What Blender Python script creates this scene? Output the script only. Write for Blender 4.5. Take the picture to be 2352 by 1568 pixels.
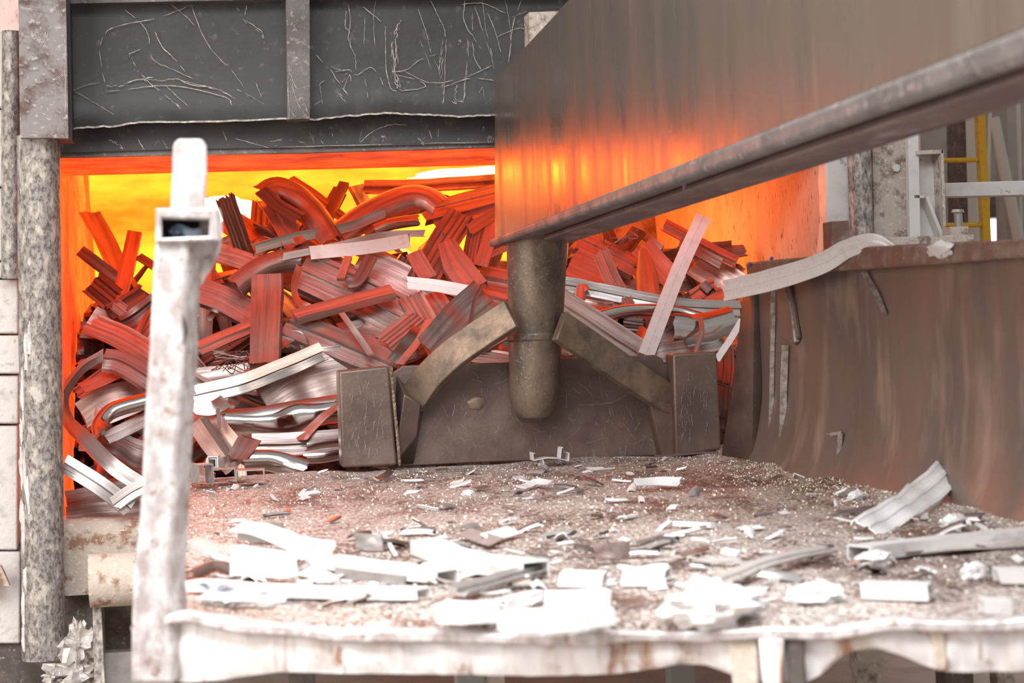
import bpy, math, random
from mathutils import Vector, Matrix, noise
random.seed(11)
sc = bpy.context.scene
for o in list(bpy.data.objects): bpy.data.objects.remove(o)

# ------------------------------------------------------------------ camera
FPX, CX, CY = 4500.0, 1176.0, 784.0
YAW, PITCH, ROLL = math.radians(9.16), math.radians(-0.5), math.radians(2.2)
FW = Vector((math.sin(YAW)*math.cos(PITCH), math.cos(YAW)*math.cos(PITCH), math.sin(PITCH)))
_r0 = Vector((math.cos(YAW), -math.sin(YAW), 0)); _u0 = _r0.cross(FW)
RT = _r0*math.cos(ROLL) - _u0*math.sin(ROLL); UP = _u0*math.cos(ROLL) + _r0*math.sin(ROLL)
cam_d = bpy.data.cameras.new('camera'); cam = bpy.data.objects.new('camera', cam_d)
sc.collection.objects.link(cam)
cam.matrix_world = Matrix(((RT.x, UP.x, -FW.x, 0), (RT.y, UP.y, -FW.y, 0), (RT.z, UP.z, -FW.z, 0), (0, 0, 0, 1)))
cam_d.sensor_width = 36.0; cam_d.lens = 36.0*FPX/2352.0
cam_d.clip_start = 0.1; cam_d.clip_end = 200
cam_d.dof.use_dof = True; cam_d.dof.focus_distance = 9.9; cam_d.dof.aperture_fstop = 3.4
sc.camera = cam

# ------------------------------------------------------------------ light and exposure
sc.view_settings.view_transform = 'Standard'; sc.view_settings.look = 'None'
sc.view_settings.exposure = 0.0; sc.view_settings.gamma = 1.0; sc.view_settings.use_curve_mapping = False
w = bpy.data.worlds.new('hall_daylight'); sc.world = w; w.use_nodes = True
w.node_tree.nodes['Background'].inputs[0].default_value = (1.0, 0.95, 0.91, 1)
w.node_tree.nodes['Background'].inputs[1].default_value = 0.38

def area(name, loc, target, size, power, col, sy=None):
    d = bpy.data.lights.new(name, 'AREA'); d.shape = 'RECTANGLE'; d.size = size; d.size_y = sy or size
    d.energy = power; d.color = col
    o = bpy.data.objects.new(name, d); sc.collection.objects.link(o); o.location = loc
    o.rotation_euler = (Vector(target)-Vector(loc)).to_track_quat('-Z', 'Y').to_euler(); return o
area('overhead_daylight_fill', (0.3, 2.5, 4.0), (0.9, 4.7, -0.7), 4.0, 330, (0.93, 0.96, 1.0)).data.spread = math.radians(105)  # unseen area light added overhead, cone narrowed to the near table
area('left_daylight_fill', (-5.5, 3.0, 2.8), (0.6, 9.5, 0.2), 6.0, 660, (1.0, 0.94, 0.88))  # unseen area light added at left to brighten camera-facing surfaces
FIRE = (1.0, 0.13, 0.010)
area('heap_fire_fill', (1.3, 12.4, 1.42), (1.3, 10.6, -0.2), 3.2, 45, FIRE, 0.7)  # area lamp added under the furnace roof to redden the heap
area('back_fire_fill', (0.0, 13.3, 1.2), (0.6, 11.0, 0.2), 1.6, 60, FIRE, 0.6)  # second added lamp, extra fire light at the back of the chamber

# ------------------------------------------------------------------ pixel -> world helpers
def ray(px, py): return FW + RT*((px-CX)/FPX) + UP*((CY-py)/FPX)
def atY(px, py, y): d = ray(px, py); return d*(y/d.y)
def atZ(px, py, z): d = ray(px, py); return d*(z/d.z)
def atX(px, py, x): d = ray(px, py); return d*(x/d.x)
def at_plane(px, py, p0, n): d = ray(px, py); return d*(p0.dot(n)/d.dot(n))
ZT = -0.685        # charging table deck

def interp(L, x):
    for (a, b), (c, d) in zip(L, L[1:]):
        if a <= x <= c: return b+(d-b)*(x-a)/(c-a)
    return L[-1][1]
# ------------------------------------------------------------------ materials
def nodes_of(m): m.use_nodes = True; return m.node_tree, m.node_tree.nodes['Principled BSDF']
MATS = {}
def mat(name, c1, c2=None, scale=6.0, lo=.4, hi=.62, rough=.55, metal=0.0, stretch=(1, 1, 1), c3=None, s3=60.0, lo3=.55, hi3=.68,
        bump=.2, bscale=40.0, rvar=.15, emit=None, estr=0.0, detail=8, st3=(1, 1, 1), flow=False, emit2=None, evar=None, est=(1, 1, 1), es=1.2):
    m = bpy.data.materials.new(name); t, b = nodes_of(m); N = t.nodes; L = t.links
    tc = N.new('ShaderNodeTexCoord')
    fa = None
    if flow: fa = N.new('ShaderNodeAttribute'); fa.attribute_name = 'flow'
    def nz(sc_, st, det=detail, obj=False):
        mp = N.new('ShaderNodeMapping'); mp.inputs['Scale'].default_value = st; L.new(fa.outputs['Vector'] if fa and not obj else tc.outputs['Object'], mp.inputs['Vector'])
        n = N.new('ShaderNodeTexNoise'); n.inputs['Scale'].default_value = sc_; n.inputs['Detail'].default_value = det
        n.inputs['Roughness'].default_value = .62; L.new(mp.outputs[0], n.inputs['Vector']); return n
    def ramp(src, a, z):
        r = N.new('ShaderNodeMapRange'); r.inputs['From Min'].default_value = a; r.inputs['From Max'].default_value = z
        L.new(src, r.inputs['Value']); return r.outputs[0]
    def mix(f, a, c):
        x = N.new('ShaderNodeMix'); x.data_type = 'RGBA'; L.new(f, x.inputs['Factor'])
        if isinstance(a, tuple): x.inputs['A'].default_value = (*a, 1)
        else: L.new(a, x.inputs['A'])
        x.inputs['B'].default_value = (*c, 1); return x.outputs['Result']
    b.inputs['Base Color'].default_value = (*c1, 1); b.inputs['Metallic'].default_value = metal; b.inputs['Roughness'].default_value = rough
    n1 = nz(scale, stretch); col = None
    if c2: col = mix(ramp(n1.outputs['Fac'], lo, hi), c1, c2)
    if c3:
        n3 = nz(s3, st3, 4, True); col = mix(ramp(n3.outputs['Fac'], lo3, hi3), col if col else c1, c3)
    if col: L.new(col, b.inputs['Base Color'])
    if rvar:
        rr = N.new('ShaderNodeMapRange'); rr.inputs['From Min'].default_value = .3; rr.inputs['From Max'].default_value = .7
        rr.inputs['To Min'].default_value = max(.05, rough-rvar); rr.inputs['To Max'].default_value = min(1, rough+rvar)
        L.new(n1.outputs['Fac'], rr.inputs['Value']); L.new(rr.outputs[0], b.inputs['Roughness'])
    if bump:
        nb = nz(bscale, stretch, 5); bp = N.new('ShaderNodeBump'); bp.inputs['Strength'].default_value = bump; bp.inputs['Distance'].default_value = .01
        L.new(nb.outputs['Fac'], bp.inputs['Height']); L.new(bp.outputs[0], b.inputs['Normal'])
    if emit:
        b.inputs['Emission Color'].default_value = (*emit, 1); b.inputs['Emission Strength'].default_value = estr
        if evar:
            ne = nz(es, est, 5, True); mr = N.new('ShaderNodeMapRange'); mr.inputs['From Min'].default_value = .38; mr.inputs['From Max'].default_value = .62
            mr.inputs['To Min'].default_value = estr*evar[0]; mr.inputs['To Max'].default_value = estr*evar[1]; L.new(ne.outputs['Fac'], mr.inputs['Value']); L.new(mr.outputs[0], b.inputs['Emission Strength'])
            L.new(mix(ramp(ne.outputs['Fac'], .38, .62), emit, emit2), b.inputs['Emission Color'])
    MATS[name] = m; return m
mat('dark_steel', (.050, .047, .046), (.085, .080, .078), 3, .4, .7, .5, .25, (1, 1, 1), (.20, .17, .155), 22, .60, .85, .12, 30)
mat('edge_steel', (.55, .50, .46), (.30, .26, .23), 30, .4, .6, .5, .4, bump=.5)
mat('scratch', (.55, .50, .46), (.22, .19, .175), 45, .4, .7, .5, .4, bump=0)
mat('scratch_dim', (.34, .29, .26), (.2, .16, .14), 45, .4, .7, .5, .3, bump=0)
mat('rib_steel', (.17, .155, .15), (.11, .10, .096), 5, .4, .6, .5, .3, c3=(.32, .27, .24), s3=40)
mat('guide_steel', (.27, .245, .24), (.13, .085, .07), 9, .48, .62, .45, .35, c3=(.5, .47, .46), s3=35, lo3=.56, hi3=.7, bump=.06)
mat('column_steel', (.36, .33, .305), (.15, .13, .115), 60, .44, .60, .55, .2, (1, 1, .6), (.64, .57, .50), 24, .50, .66, .6, 60, st3=(1, 1, .5))
mat('white_block', (.74, .70, .67), (.52, .47, .43), 12, .52, .7, .7, 0, c3=(.42, .33, .27), s3=25, lo3=.62, hi3=.75, bump=.5)  # the blocks' near-white base puts strong light into their colour
mat('refractory', (.58, .44, .33), (.70, .56, .44), 5, .4, .62, .85, 0, (1, 1, .5), (.12, .07, .05), 38, .60, .70, .7, 30, st3=(1, 1, .35))
mat('hot_brick', (.55, .38, .28), (.30, .17, .11), 7, .45, .65, .9, 0, c3=(.2, .1, .07), s3=45, lo3=.6, hi3=.7, bump=.5)
mat('glow_brick', (.50, .26, .17), (.26, .12, .07), 7, .42, .62, .9, 0, c3=(.5, .3, .22), s3=30, lo3=.6, hi3=.7, bump=.5, emit=(1.0, .052, .008), estr=1.05, emit2=(1.0, .085, .010), evar=(.45, 1.25), es=2.2)
mat('back_brick', (.5, .35, .25), (.3, .2, .14), 5, rough=.9, bump=.4, emit=(1.0, .115, .004), estr=3.6, emit2=(1.0, .27, .012), evar=(.55, 1.15), es=.9, est=(.5, 1, 1.6))
mat('flame_core', (1, .8, .5), rough=1, bump=0, rvar=0, emit=(1.0, .55, .16), estr=14)
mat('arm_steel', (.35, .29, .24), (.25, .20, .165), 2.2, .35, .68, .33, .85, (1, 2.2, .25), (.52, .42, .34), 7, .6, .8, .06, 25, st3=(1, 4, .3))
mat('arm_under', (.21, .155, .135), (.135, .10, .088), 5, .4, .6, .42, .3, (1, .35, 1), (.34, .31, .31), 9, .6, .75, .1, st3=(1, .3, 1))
mat('rust_plate', (.145, .102, .085), (.20, .145, .118), 5, .4, .65, .42, .45, (1, 1, 1), (.27, .235, .21), 70, .62, .76, .18, 60, st3=(1, 1, .45))
mat('pipe_steel', (.25, .19, .14), (.12, .10, .085), 9, .40, .62, .46, .5, (1, 1, .5), (.34, .27, .21), 70, .56, .72, .25, 60)
mat('brace_steel', (.31, .22, .155), (.16, .12, .095), 9, .4, .64, .46, .5, c3=(.36, .29, .23), s3=60, lo3=.6, hi3=.75, bump=.15)
mat('side_wall', (.215, .150, .118), (.155, .125, .110), 2.2, .4, .6, .5, .2, (1, .8, .35), (.34, .25, .20), 6, .52, .75, .2, 30, st3=(1, .8, .3))
mat('rim_rust', (.20, .105, .080), (.30, .22, .19), 9, .45, .65, .6, .1, c3=(.5, .43, .38), s3=30, lo3=.62, hi3=.75, bump=.3)
mat('lip_white', (.80, .78, .79), (.62, .55, .52), 16, .46, .64, .55, .1, (1, 1, .15), (.36, .20, .13), 17, .56, .66, .3, 25, st3=(1, 1, .14))
mat('post_white', (.66, .63, .63), (.40, .345, .33), 22, .40, .58, .45, .2, (1, 1, .6), (.30, .20, .16), 30, .58, .70, .4, 40)
mat('socket_dark', (.025, .02, .02), rough=.9, bump=0, rvar=0)
mat('tan_sill', (.56, .47, .39), (.30, .17, .11), 9, .52, .62, .8, 0, c3=(.7, .62, .55), s3=40, bump=.6)
mat('dark_gap', (.10, .085, .075), (.2, .16, .13), 12, .45, .65, .7, .1, c3=(.42, .37, .33), s3=45, lo3=.6, hi3=.72)
mat('floor_dust', (.46, .39, .33), (.36, .30, .26), 4, rough=.9, bump=.3)
mat('dross', (.68, .64, .60), (.36, .30, .25), 9, .46, .62, .5, .4, bump=.9, bscale=25)
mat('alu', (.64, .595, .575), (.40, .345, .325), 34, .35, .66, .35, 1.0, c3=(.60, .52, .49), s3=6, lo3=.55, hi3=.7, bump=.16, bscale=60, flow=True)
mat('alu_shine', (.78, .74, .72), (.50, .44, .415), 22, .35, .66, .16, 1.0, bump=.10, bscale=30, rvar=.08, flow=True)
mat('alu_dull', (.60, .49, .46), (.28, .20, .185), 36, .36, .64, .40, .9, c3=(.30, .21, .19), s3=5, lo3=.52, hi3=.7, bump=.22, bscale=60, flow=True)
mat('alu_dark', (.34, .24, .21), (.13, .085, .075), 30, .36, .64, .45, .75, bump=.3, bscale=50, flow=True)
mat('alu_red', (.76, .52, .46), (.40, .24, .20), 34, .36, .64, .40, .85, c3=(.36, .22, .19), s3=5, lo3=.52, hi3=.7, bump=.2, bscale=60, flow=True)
mat('alu_white', (.80, .785, .78), (.62, .58, .56), 20, .55, .72, .4, .15, bump=.1, bscale=30)
mat('alu_overlit', (.92, .91, .90), (.82, .80, .78), 20, .5, .7, .35, 0, bump=.05)  # near-white base stands in for strong light falling on the metal
mat('alu_pale', (.66, .62, .585), (.52, .47, .43), 12, rough=.4, metal=.35, bump=.1)
mat('alu_grey', (.43, .41, .40), (.34, .31, .29), 15, rough=.4, metal=.5, bump=.1)
mat('grain', (.66, .58, .52), (.40, .32, .26), 60, rough=.4, metal=.45, bump=0)
mat('yellow_paint', (.80, .45, .02), (.5, .28, .03), 30, .55, .7, .5, bump=.1)
mat('white_paint', (.72, .70, .69), (.60, .56, .54), 10, .5, .7, .5, 0, c3=(.18, .15, .13), s3=14, lo3=.66, hi3=.72, bump=.1)
mat('pitted_plate', (.58, .50, .44), (.25, .18, .14), 14, .5, .64, .6, .1, c3=(.72, .66, .6), s3=50, bump=.4)
mat('hall_green', (.30, .31, .285), (.38, .385, .36), 3, rough=.7, bump=.05)
mat('hall_pale', (.60, .59, .53), rough=.6, bump=0, rvar=0)
mat('daylight', (1, 1, 1), rough=1, bump=0, rvar=0, emit=(1, 1, 1), estr=4)
mat('blue_film', (.06, .16, .42), rough=.4, bump=0, rvar=0)
mat('blue_scrap', (.12, .19, .28), (.3, .36, .42), 30, rough=.4, metal=.3)
# the deck: rust-brown steel under drifts of pale metal grit
def deck_material():
    m = bpy.data.materials.new('deck'); t, b = nodes_of(m); N = t.nodes; L = t.links
    tc = N.new('ShaderNodeTexCoord')
    def nz(s, st, d=8, r=.6):
        mp = N.new('ShaderNodeMapping'); mp.inputs['Scale'].default_value = st; L.new(tc.outputs['Object'], mp.inputs['Vector'])
        n = N.new('ShaderNodeTexNoise'); n.inputs['Scale'].default_value = s; n.inputs['Detail'].default_value = d
        n.inputs['Roughness'].default_value = r; n.inputs['Distortion'].default_value = .6; L.new(mp.outputs[0], n.inputs['Vector']); return n.outputs['Fac']
    def rmp(src, a, z):
        r = N.new('ShaderNodeMapRange'); r.inputs['From Min'].default_value = a; r.inputs['From Max'].default_value = z; L.new(src, r.inputs['Value']); return r.outputs[0]
    def mix(f, a, c):
        x = N.new('ShaderNodeMix'); x.data_type = 'RGBA'; L.new(f, x.inputs['Factor'])
        for k, v in (('A', a), ('B', c)):
            if isinstance(v, tuple): x.inputs[k].default_value = (*v, 1)
            else: L.new(v, x.inputs[k])
        return x.outputs['Result']
    steel = mix(rmp(nz(3, (1, .7, 1)), .42, .6), (.105, .066, .052), (.19, .085, .056))
    fine = nz(80, (1, .5, 1), 6, .82)
    grit = mix(rmp(fine, .42, .60), (.24, .18, .145), (.84, .76, .70))
    drift = nz(4.0, (1, .55, 1), 12, .74); patch = nz(1.3, (1, .8, 1), 3)
    def lin(a, ka, c, kc, d):
        m1 = N.new('ShaderNodeMath'); m1.operation = 'MULTIPLY'; L.new(a, m1.inputs[0]); m1.inputs[1].default_value = ka
        m2 = N.new('ShaderNodeMath'); m2.operation = 'MULTIPLY_ADD'; L.new(c, m2.inputs[0]); m2.inputs[1].default_value = kc; L.new(m1.outputs[0], m2.inputs[2])
        m3 = N.new('ShaderNodeMath'); m3.operation = 'ADD'; L.new(m2.outputs[0], m3.inputs[0]); m3.inputs[1].default_value = d; return m3.outputs[0]
    mask = lin(drift, 1.0, lin(fine, 1.2, patch, .55, 0), 1.0, 0)
    L.new(mix(rmp(mask, 1.27, 1.42), steel, grit), b.inputs['Base Color'])
    b.inputs['Roughness'].default_value = .5; b.inputs['Metallic'].default_value = .2
    bp = N.new('ShaderNodeBump'); bp.inputs['Strength'].default_value = .8; bp.inputs['Distance'].default_value = .012
    L.new(nz(70, (1, 1, 1), 4), bp.inputs['Height']); L.new(bp.outputs[0], b.inputs['Normal'])
    MATS['deck'] = m
deck_material()

# ------------------------------------------------------------------ mesh helpers
class MB:
    def __init__(s): s.v = []; s.f = []; s.m = []; s.fl = []
    def add(s, vs, fs, mi=0, fl=None):
        o = len(s.v); s.v += [Vector(x) for x in vs]; s.fl += fl if fl else [Vector(x) for x in vs]; s.f += [tuple(i+o for i in f) for f in fs]; s.m += [mi]*len(fs); return s
    def hexa(s, a, b, mi=0):   # two quads of corners joined: a = 4 front corners, b = 4 rear corners
        return s.add(list(a)+list(b), [(0, 1, 2, 3), (7, 6, 5, 4), (0, 4, 5, 1), (1, 5, 6, 2), (2, 6, 7, 3), (3, 7, 4, 0)], mi)
    def box(s, lo, hi, mi=0):
        x0, y0, z0 = lo; x1, y1, z1 = hi
        return s.hexa([(x0, y0, z0), (x1, y0, z0), (x1, y0, z1), (x0, y0, z1)], [(x0, y1, z0), (x1, y1, z0), (x1, y1, z1), (x0, y1, z1)], mi)
    def prism(s, poly, ext, mi=0):
        n = len(poly); e = Vector(ext); a = [Vector(p) for p in poly]; b = [p+e for p in a]
        return s.add(a+b, [tuple(range(n)), tuple(range(2*n-1, n-1, -1))]+[(i, i+n, (i+1) % n+n, (i+1) % n) for i in range(n)], mi)
    def cyl(s, p0, p1, r0, r1=None, n=28, mi=0, cap=True):
        p0, p1 = Vector(p0), Vector(p1); r1 = r0 if r1 is None else r1; t = (p1-p0).normalized()
        a = t.orthogonal().normalized(); b = t.cross(a)
        ring = lambda p, r: [p+a*r*math.cos(2*math.pi*i/n)+b*r*math.sin(2*math.pi*i/n) for i in range(n)]
        fs = [(i, (i+1) % n, (i+1) % n+n, i+n) for i in range(n)]
        if cap: fs += [tuple(range(n-1, -1, -1)), tuple(range(n, 2*n))]
        return s.add(ring(p0, r0)+ring(p1, r1), fs, mi)
    def loft(s, rings, closed=True, caps=True, mi=0, fl=None):
        n = len(rings[0]); vs = [p for r in rings for p in r]; fs = []
        for k in range(len(rings)-1):
            for i in range(n if closed else n-1):
                j = (i+1) % n; fs.append((k*n+i, k*n+j, (k+1)*n+j, (k+1)*n+i))
        if caps and closed: fs += [tuple(range(n-1, -1, -1)), tuple(range((len(rings)-1)*n, len(rings)*n))]
        return s.add(vs, fs, mi, fl)
    def ribbon(s, pts, wd, nrm, lift=.003, mi=1):      # a thin raised streak lying on a surface with normal nrm
        nrm = Vector(nrm).normalized(); pts = [Vector(p) for p in pts]; n = len(pts); L_, R_ = [], []
        for i, p in enumerate(pts):
            t = (pts[min(i+1, n-1)]-pts[max(i-1, 0)]); sd = t.cross(nrm).normalized()
            k = wd*(.35+.65*random.random())*(0.35 if i in (0, n-1) else 1)
            L_.append(p+sd*k*.5+nrm*lift); R_.append(p-sd*k*.5+nrm*lift)
        return s.add(L_+R_, [(i, i+1, n+i+1, n+i) for i in range(n-1)], mi)
    def scratch(s, pts, wd, nrm, lift=.003, mi=1):
        pts = smooth_path([Vector(p) for p in pts], max(6, 5*len(pts))); ns = max(1, int(wd/.0055)); nv = Vector(nrm)
        for k in range(ns):
            off = (k-(ns-1)/2)*wd/ns; run = []
            for i, p in enumerate(pts):
                t = (pts[min(i+1, len(pts)-1)]-pts[max(i-1, 0)]).normalized(); sd = t.cross(nv)
                if ns > 1 and random.random() < .28 or random.random() < .04:
                    if len(run) > 1: s.ribbon(run, random.uniform(.0022, .0055), nrm, lift, mi)
                    run = []; continue
                run.append(p+sd*(off*math.sin(3.14*(i+1.5)/(len(pts)+2))+random.uniform(-.0012, .0012)*(1+ns*.5)))
            if len(run) > 1: s.ribbon(run, random.uniform(.0022, .005), nrm, lift, mi)
        return s
    def build(s, name, mats, parent=None, smooth=40, base=None):
        if isinstance(mats, str): mats = [mats]
        lo = Vector([min(v[i] for v in s.v) for i in range(3)]); hi = Vector([max(v[i] for v in s.v) for i in range(3)])
        c = Vector(base) if base else Vector(((lo.x+hi.x)/2, (lo.y+hi.y)/2, lo.z))
        me = bpy.data.meshes.new(name); me.from_pydata([v-c for v in s.v], [], s.f)
        for m in mats: me.materials.append(MATS[m])
        me.polygons.foreach_set('material_index', s.m)
        at = me.attributes.new('flow', 'FLOAT_VECTOR', 'POINT'); at.data.foreach_set('vector', [c_ for v in s.fl for c_ in v])
        if smooth:
            me.polygons.foreach_set('use_smooth', [True]*len(s.f)); me.set_sharp_from_angle(angle=math.radians(smooth))
        me.validate(); me.update()
        import bmesh
        bm = bmesh.new(); bm.from_mesh(me); bmesh.ops.recalc_face_normals(bm, faces=[f for f in bm.faces if f.material_index == 0]); bm.to_mesh(me); bm.free()
        o = bpy.data.objects.new(name, me); sc.collection.objects.link(o)
        if parent:
            o.parent = parent; q = Vector((0, 0, 0)); p = parent
            while p: q += p.location; p = p.parent
            o.location = c-q
        else: o.location = c
        return o
def tag(o, label=None, cat=None, group=None, kind=None):
    if label: o['label'] = label
    if cat: o['category'] = cat
    if group: o['group'] = group
    if kind: o['kind'] = kind
    return o
def thing(name, label, cat, loc, group=None):
    o = bpy.data.objects.new(name, None); sc.collection.objects.link(o); o.location = loc; o.empty_display_size = .1
    return tag(o, label, cat, group)
def bevel(o, wd=.008, seg=2):
    m = o.modifiers.new('edge', 'BEVEL'); m.width = wd; m.segments = seg; m.limit_method = 'ANGLE'; m.angle_limit = math.radians(35); return o
def smooth_path(pts, n):
    if len(pts) == 2: return [pts[0].lerp(pts[1], i/(n-1)) for i in range(n)]
    P = [pts[0]*2-pts[1]]+pts+[pts[-1]*2-pts[-2]]; out = []; m = len(pts)-1
    for i in range(n):
        u = i/(n-1)*m; k = min(int(u), m-1); t = u-k; a, b, c, d = P[k:k+4]
        out.append(.5*((2*b)+(c-a)*t+(2*a-5*b+4*c-d)*t*t+(3*b-a-3*c+d)*t**3))
    return out
def lerpl(v, u):
    if not isinstance(v, (list, tuple)): return v
    x = u*(len(v)-1); k = min(int(x), len(v)-2); return v[k]+(v[k+1]-v[k])*(x-k)
def thick(poly, t, closed=False):      # an open 2-D line given a thickness -> closed outline
    n = len(poly); A, B = [], []
    for i in range(n):
        p = Vector(poly[i]); a = Vector(poly[max(i-1, 0)]); b = Vector(poly[min(i+1, n-1)])
        d1 = (p-a).normalized() if i else (b-p).normalized(); d2 = (b-p).normalized() if i < n-1 else d1
        n1 = Vector((-d1.y, d1.x)); n2 = Vector((-d2.y, d2.x)); nn = n1+n2
        nn = nn.normalized()/max(.5, nn.normalized().dot(n1)) if nn.length > 1e-6 else n1
        A.append(p+nn*t/2); B.append(p-nn*t/2)
    return A+B[::-1]
def profile(kind, w, t, h=None):
    h = h or .22*w
    if kind == 'flat': L = [(-.5, .03), (-.2, 0), (.2, 0), (.5, .03)]; return thick([(u*w, v*w) for u, v in L], t)
    if kind == 'arc': return thick([(w*.5*math.sin(a), w*.5*(math.cos(a)-1)) for a in [x*.28-1.12 for x in range(9)]], t)
    if kind == 'channel': return thick([(-.5*w, -h), (-.5*w, 0), (.5*w, 0), (.5*w, -h)], t)
    if kind == 'cup': return thick([(-.5*w, h), (-.5*w, 0), (.5*w, 0), (.5*w, h)], t)
    if kind == 'ribbed': return thick([(u*w, v*w) for u, v in [(-.5, -.14), (-.5, .04), (-.40, .04), (-.38, 0), (-.10, 0), (-.08, .06), (.02, .06), (.04, 0), (.38, 0), (.40, .05), (.5, .05), (.5, -.14)]], t)
    if kind == 'groove': return thick([(u*w, v*w) for u, v in [(-.5, -.3), (-.5, 0), (-.06, .03), (0, -.08), (.06, .03), (.5, 0), (.5, -.3)]], t)
    if kind == 'fins': return thick([(u*w, v*w) for u, v in [(-.5, -.1), (-.5, .05), (-.42, 0), (-.3, 0), (-.28, .05), (-.24, 0), (-.1, 0), (-.08, .05), (-.04, 0), (.1, 0), (.12, .05), (.16, 0), (.3, 0), (.32, .05), (.36, 0), (.5, .04)]], t)
    if kind == 'angle': return thick([(-.5*w, 0), (.5*w, 0), (.5*w, -h)], t)
    if kind == 'step': return thick([(u*w, v*w) for u, v in [(-.5, .0), (-.02, 0), (.02, -.16), (.46, -.12), (.5, .02)]], t)
    if kind == 'bar': return [Vector((-.5*w, -h/2)), Vector((.5*w, -h/2)), Vector((.5*w, h/2)), Vector((-.5*w, h/2))]
    if kind == 'tube': e = .004; return thick([(e-.5*w, -h/2), (-.5*w, -h/2), (.5*w, -h/2), (.5*w, h/2), (-.5*w, h/2), (-.5*w, e*2-h/2)], t)
    raise ValueError(kind)
def sweep(mb, pts, prof, wide=1.0, roll=0.0, n=18, hint='cam', crumple=0.0, torn=0.0, seed=0, mi=0, tilt=0.0):
    path = smooth_path(pts, n); rings = []; k = len(prof)
    tj = [random.uniform(-torn, torn) for _ in range(k)]; half = k//2
    for i in range(k-1, half-1, -1): tj[i] = tj[k-1-i]
    for i, p in enumerate(path):
        T = (path[min(i+1, n-1)]-path[max(i-1, 0)]).normalized(); V = (-p.normalized()+Vector((0, 0, tilt))).normalized() if hint == 'cam' else Vector((0, 0, 1))
        W = T.cross(V)
        W = W.normalized() if W.length > 1e-5 else T.orthogonal().normalized()
        Nn = W.cross(T)
        if Nn.dot(V) < 0: Nn = -Nn
        u = i/(n-1); a = math.radians(lerpl(roll, u)); s = lerpl(wide, u)
        W2 = W*math.cos(a)+Nn*math.sin(a); N2 = Nn*math.cos(a)-W*math.sin(a); ring = []
        for j, q in enumerate(prof):
            x = p+W2*(q[0]*s)+N2*(q[1]*s)
            if torn and i in (0, n-1): x += T*tj[j]
            if crumple:
                x += N2*crumple*noise.noise(Vector((x.x*7+seed, x.y*7, x.z*7)))+W2*.5*crumple*noise.noise(Vector((x.x*5, x.y*5+seed, x.z*5+9)))
            ring.append(x)
        rings.append(ring)
    acc = [0]
    for j in range(1, k): acc.append(acc[-1]+(Vector(prof[j])-Vector(prof[j-1])).length)
    ln = 0; fl = []
    for i, p in enumerate(path):
        if i: ln += (p-path[i-1]).length
        fl += [Vector((acc[j]+seed, ln*.045, seed*1.7)) for j in range(k)]
    mb.loft(rings, True, True, mi, fl); return mb
def crumpled(mb, c, sx, sy, sz, amp, seed, nu=14, nv=9, mi=0, hollow=.0):   # a rumpled closed lump or wad of sheet
    rings = []
    for a in range(nv):
        th = math.pi*(a+.5)/nv; ring = []
        for b in range(nu):
            ph = 2*math.pi*b/nu; d = Vector((math.sin(th)*math.cos(ph), math.sin(th)*math.sin(ph), math.cos(th)))
            r = 1+amp*noise.noise(d*2.2+Vector((seed, seed*2.1, 0)))+.6*amp*noise.noise(d*6+Vector((0, seed, seed)))
            ring.append(Vector(c)+Vector((d.x*sx*r, d.y*sy*r, d.z*sz*r)))
        rings.append(ring)
    mb.loft(rings, True, True, mi); return mb
def px_m(w, y): return w*y/FPX

# ------------------------------------------------------------------ the furnace (setting)
def struct(name, mb, m, parent=None, smooth=40):
    o = mb.build(name, m, parent, smooth); o['kind'] = 'structure'; return o
def pxprism(pts, y, depth, mb=None, mi=0): return (mb or MB()).prism([atY(px, py, y) for px, py in pts], (0, depth, 0), mi)
XL, XR, ZL = -0.68, 3.32, 0.92
struct('floor', MB().box((-9, -3, -1.75), (12, 24, -1.70)), 'floor_dust')
struct('wall_back', MB().box((-1.2, 14.0, -1.0), (2.5, 14.3, 1.9)), 'back_brick')
struct('trim_3', MB().box((2.5, 13.98, -1.0), (3.9, 14.3, 1.9)), 'hot_brick')['label'] = 'non-glowing right end of the furnace back wall'  # glow left off here to lessen fire light on the right wall
struct('ceiling', MB().box((-1.2, 11.1, 1.5), (3.9, 14.0, 1.8)), 'hot_brick')
struct('trim_1', MB().box((-0.75, 10.02, ZL), (3.4, 11.15, 2.6)), 'glow_brick')['label'] = 'glowing refractory lintel over the furnace mouth'
lw = MB()
lr = []
for j in range(26):
    z = -1.0+j*.1; lr.append([Vector((XL+.022*noise.noise(Vector((y*3, z*3, 9))), y, z)) for y in [10.0+i*.16 for i in range(25)]])
lw.loft(lr, closed=False, caps=False); lw.box((XL-.6, 10.6, -1.0), (XL-.04, 14, 1.6))
struct('wall_left', lw, 'glow_brick')
rw = MB(); rings = []
for j in range(26):
    z = -1.0+j*.1; rings.append([Vector((XR+.02*noise.noise(Vector((y*3, z*3, 4)))+(.012 if y < 10.1 else 0), y, z)) for y in [10.0+i*.16 for i in range(25)]])
rw.loft(rings, closed=False, caps=False); rw.box((XR+.05, 10.4, -1.0), (XR+.7, 14, 1.6))
struct('wall_right', rw, 'refractory')
hf = MB().box((-.70, 9.97, -1.2), (3.36, 14.2, -.93)); struct('floor_hearth', hf, 'glow_brick')
sill = MB(); rings = []
for i in range(60):
    x = -.72+i*.07; r = []
    for a in range(9):
        t = math.radians(-10+a*14.0); q = .09
        r.append(Vector((x, 9.93-q*math.cos(t)+.012*noise.noise(Vector((x*9, a, 1))), -1.0+.12*math.sin(t)+.015*noise.noise(Vector((x*8, a, 7))))))
    r += [Vector((x, 10.3, -.885)), Vector((x, 10.3, -1.25)), Vector((x, 9.86, -1.25))]; rings.append(r)
sill.loft(rings); struct('trim_2', sill, 'tan_sill')['label'] = 'crusted tan sill below the furnace mouth'
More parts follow.
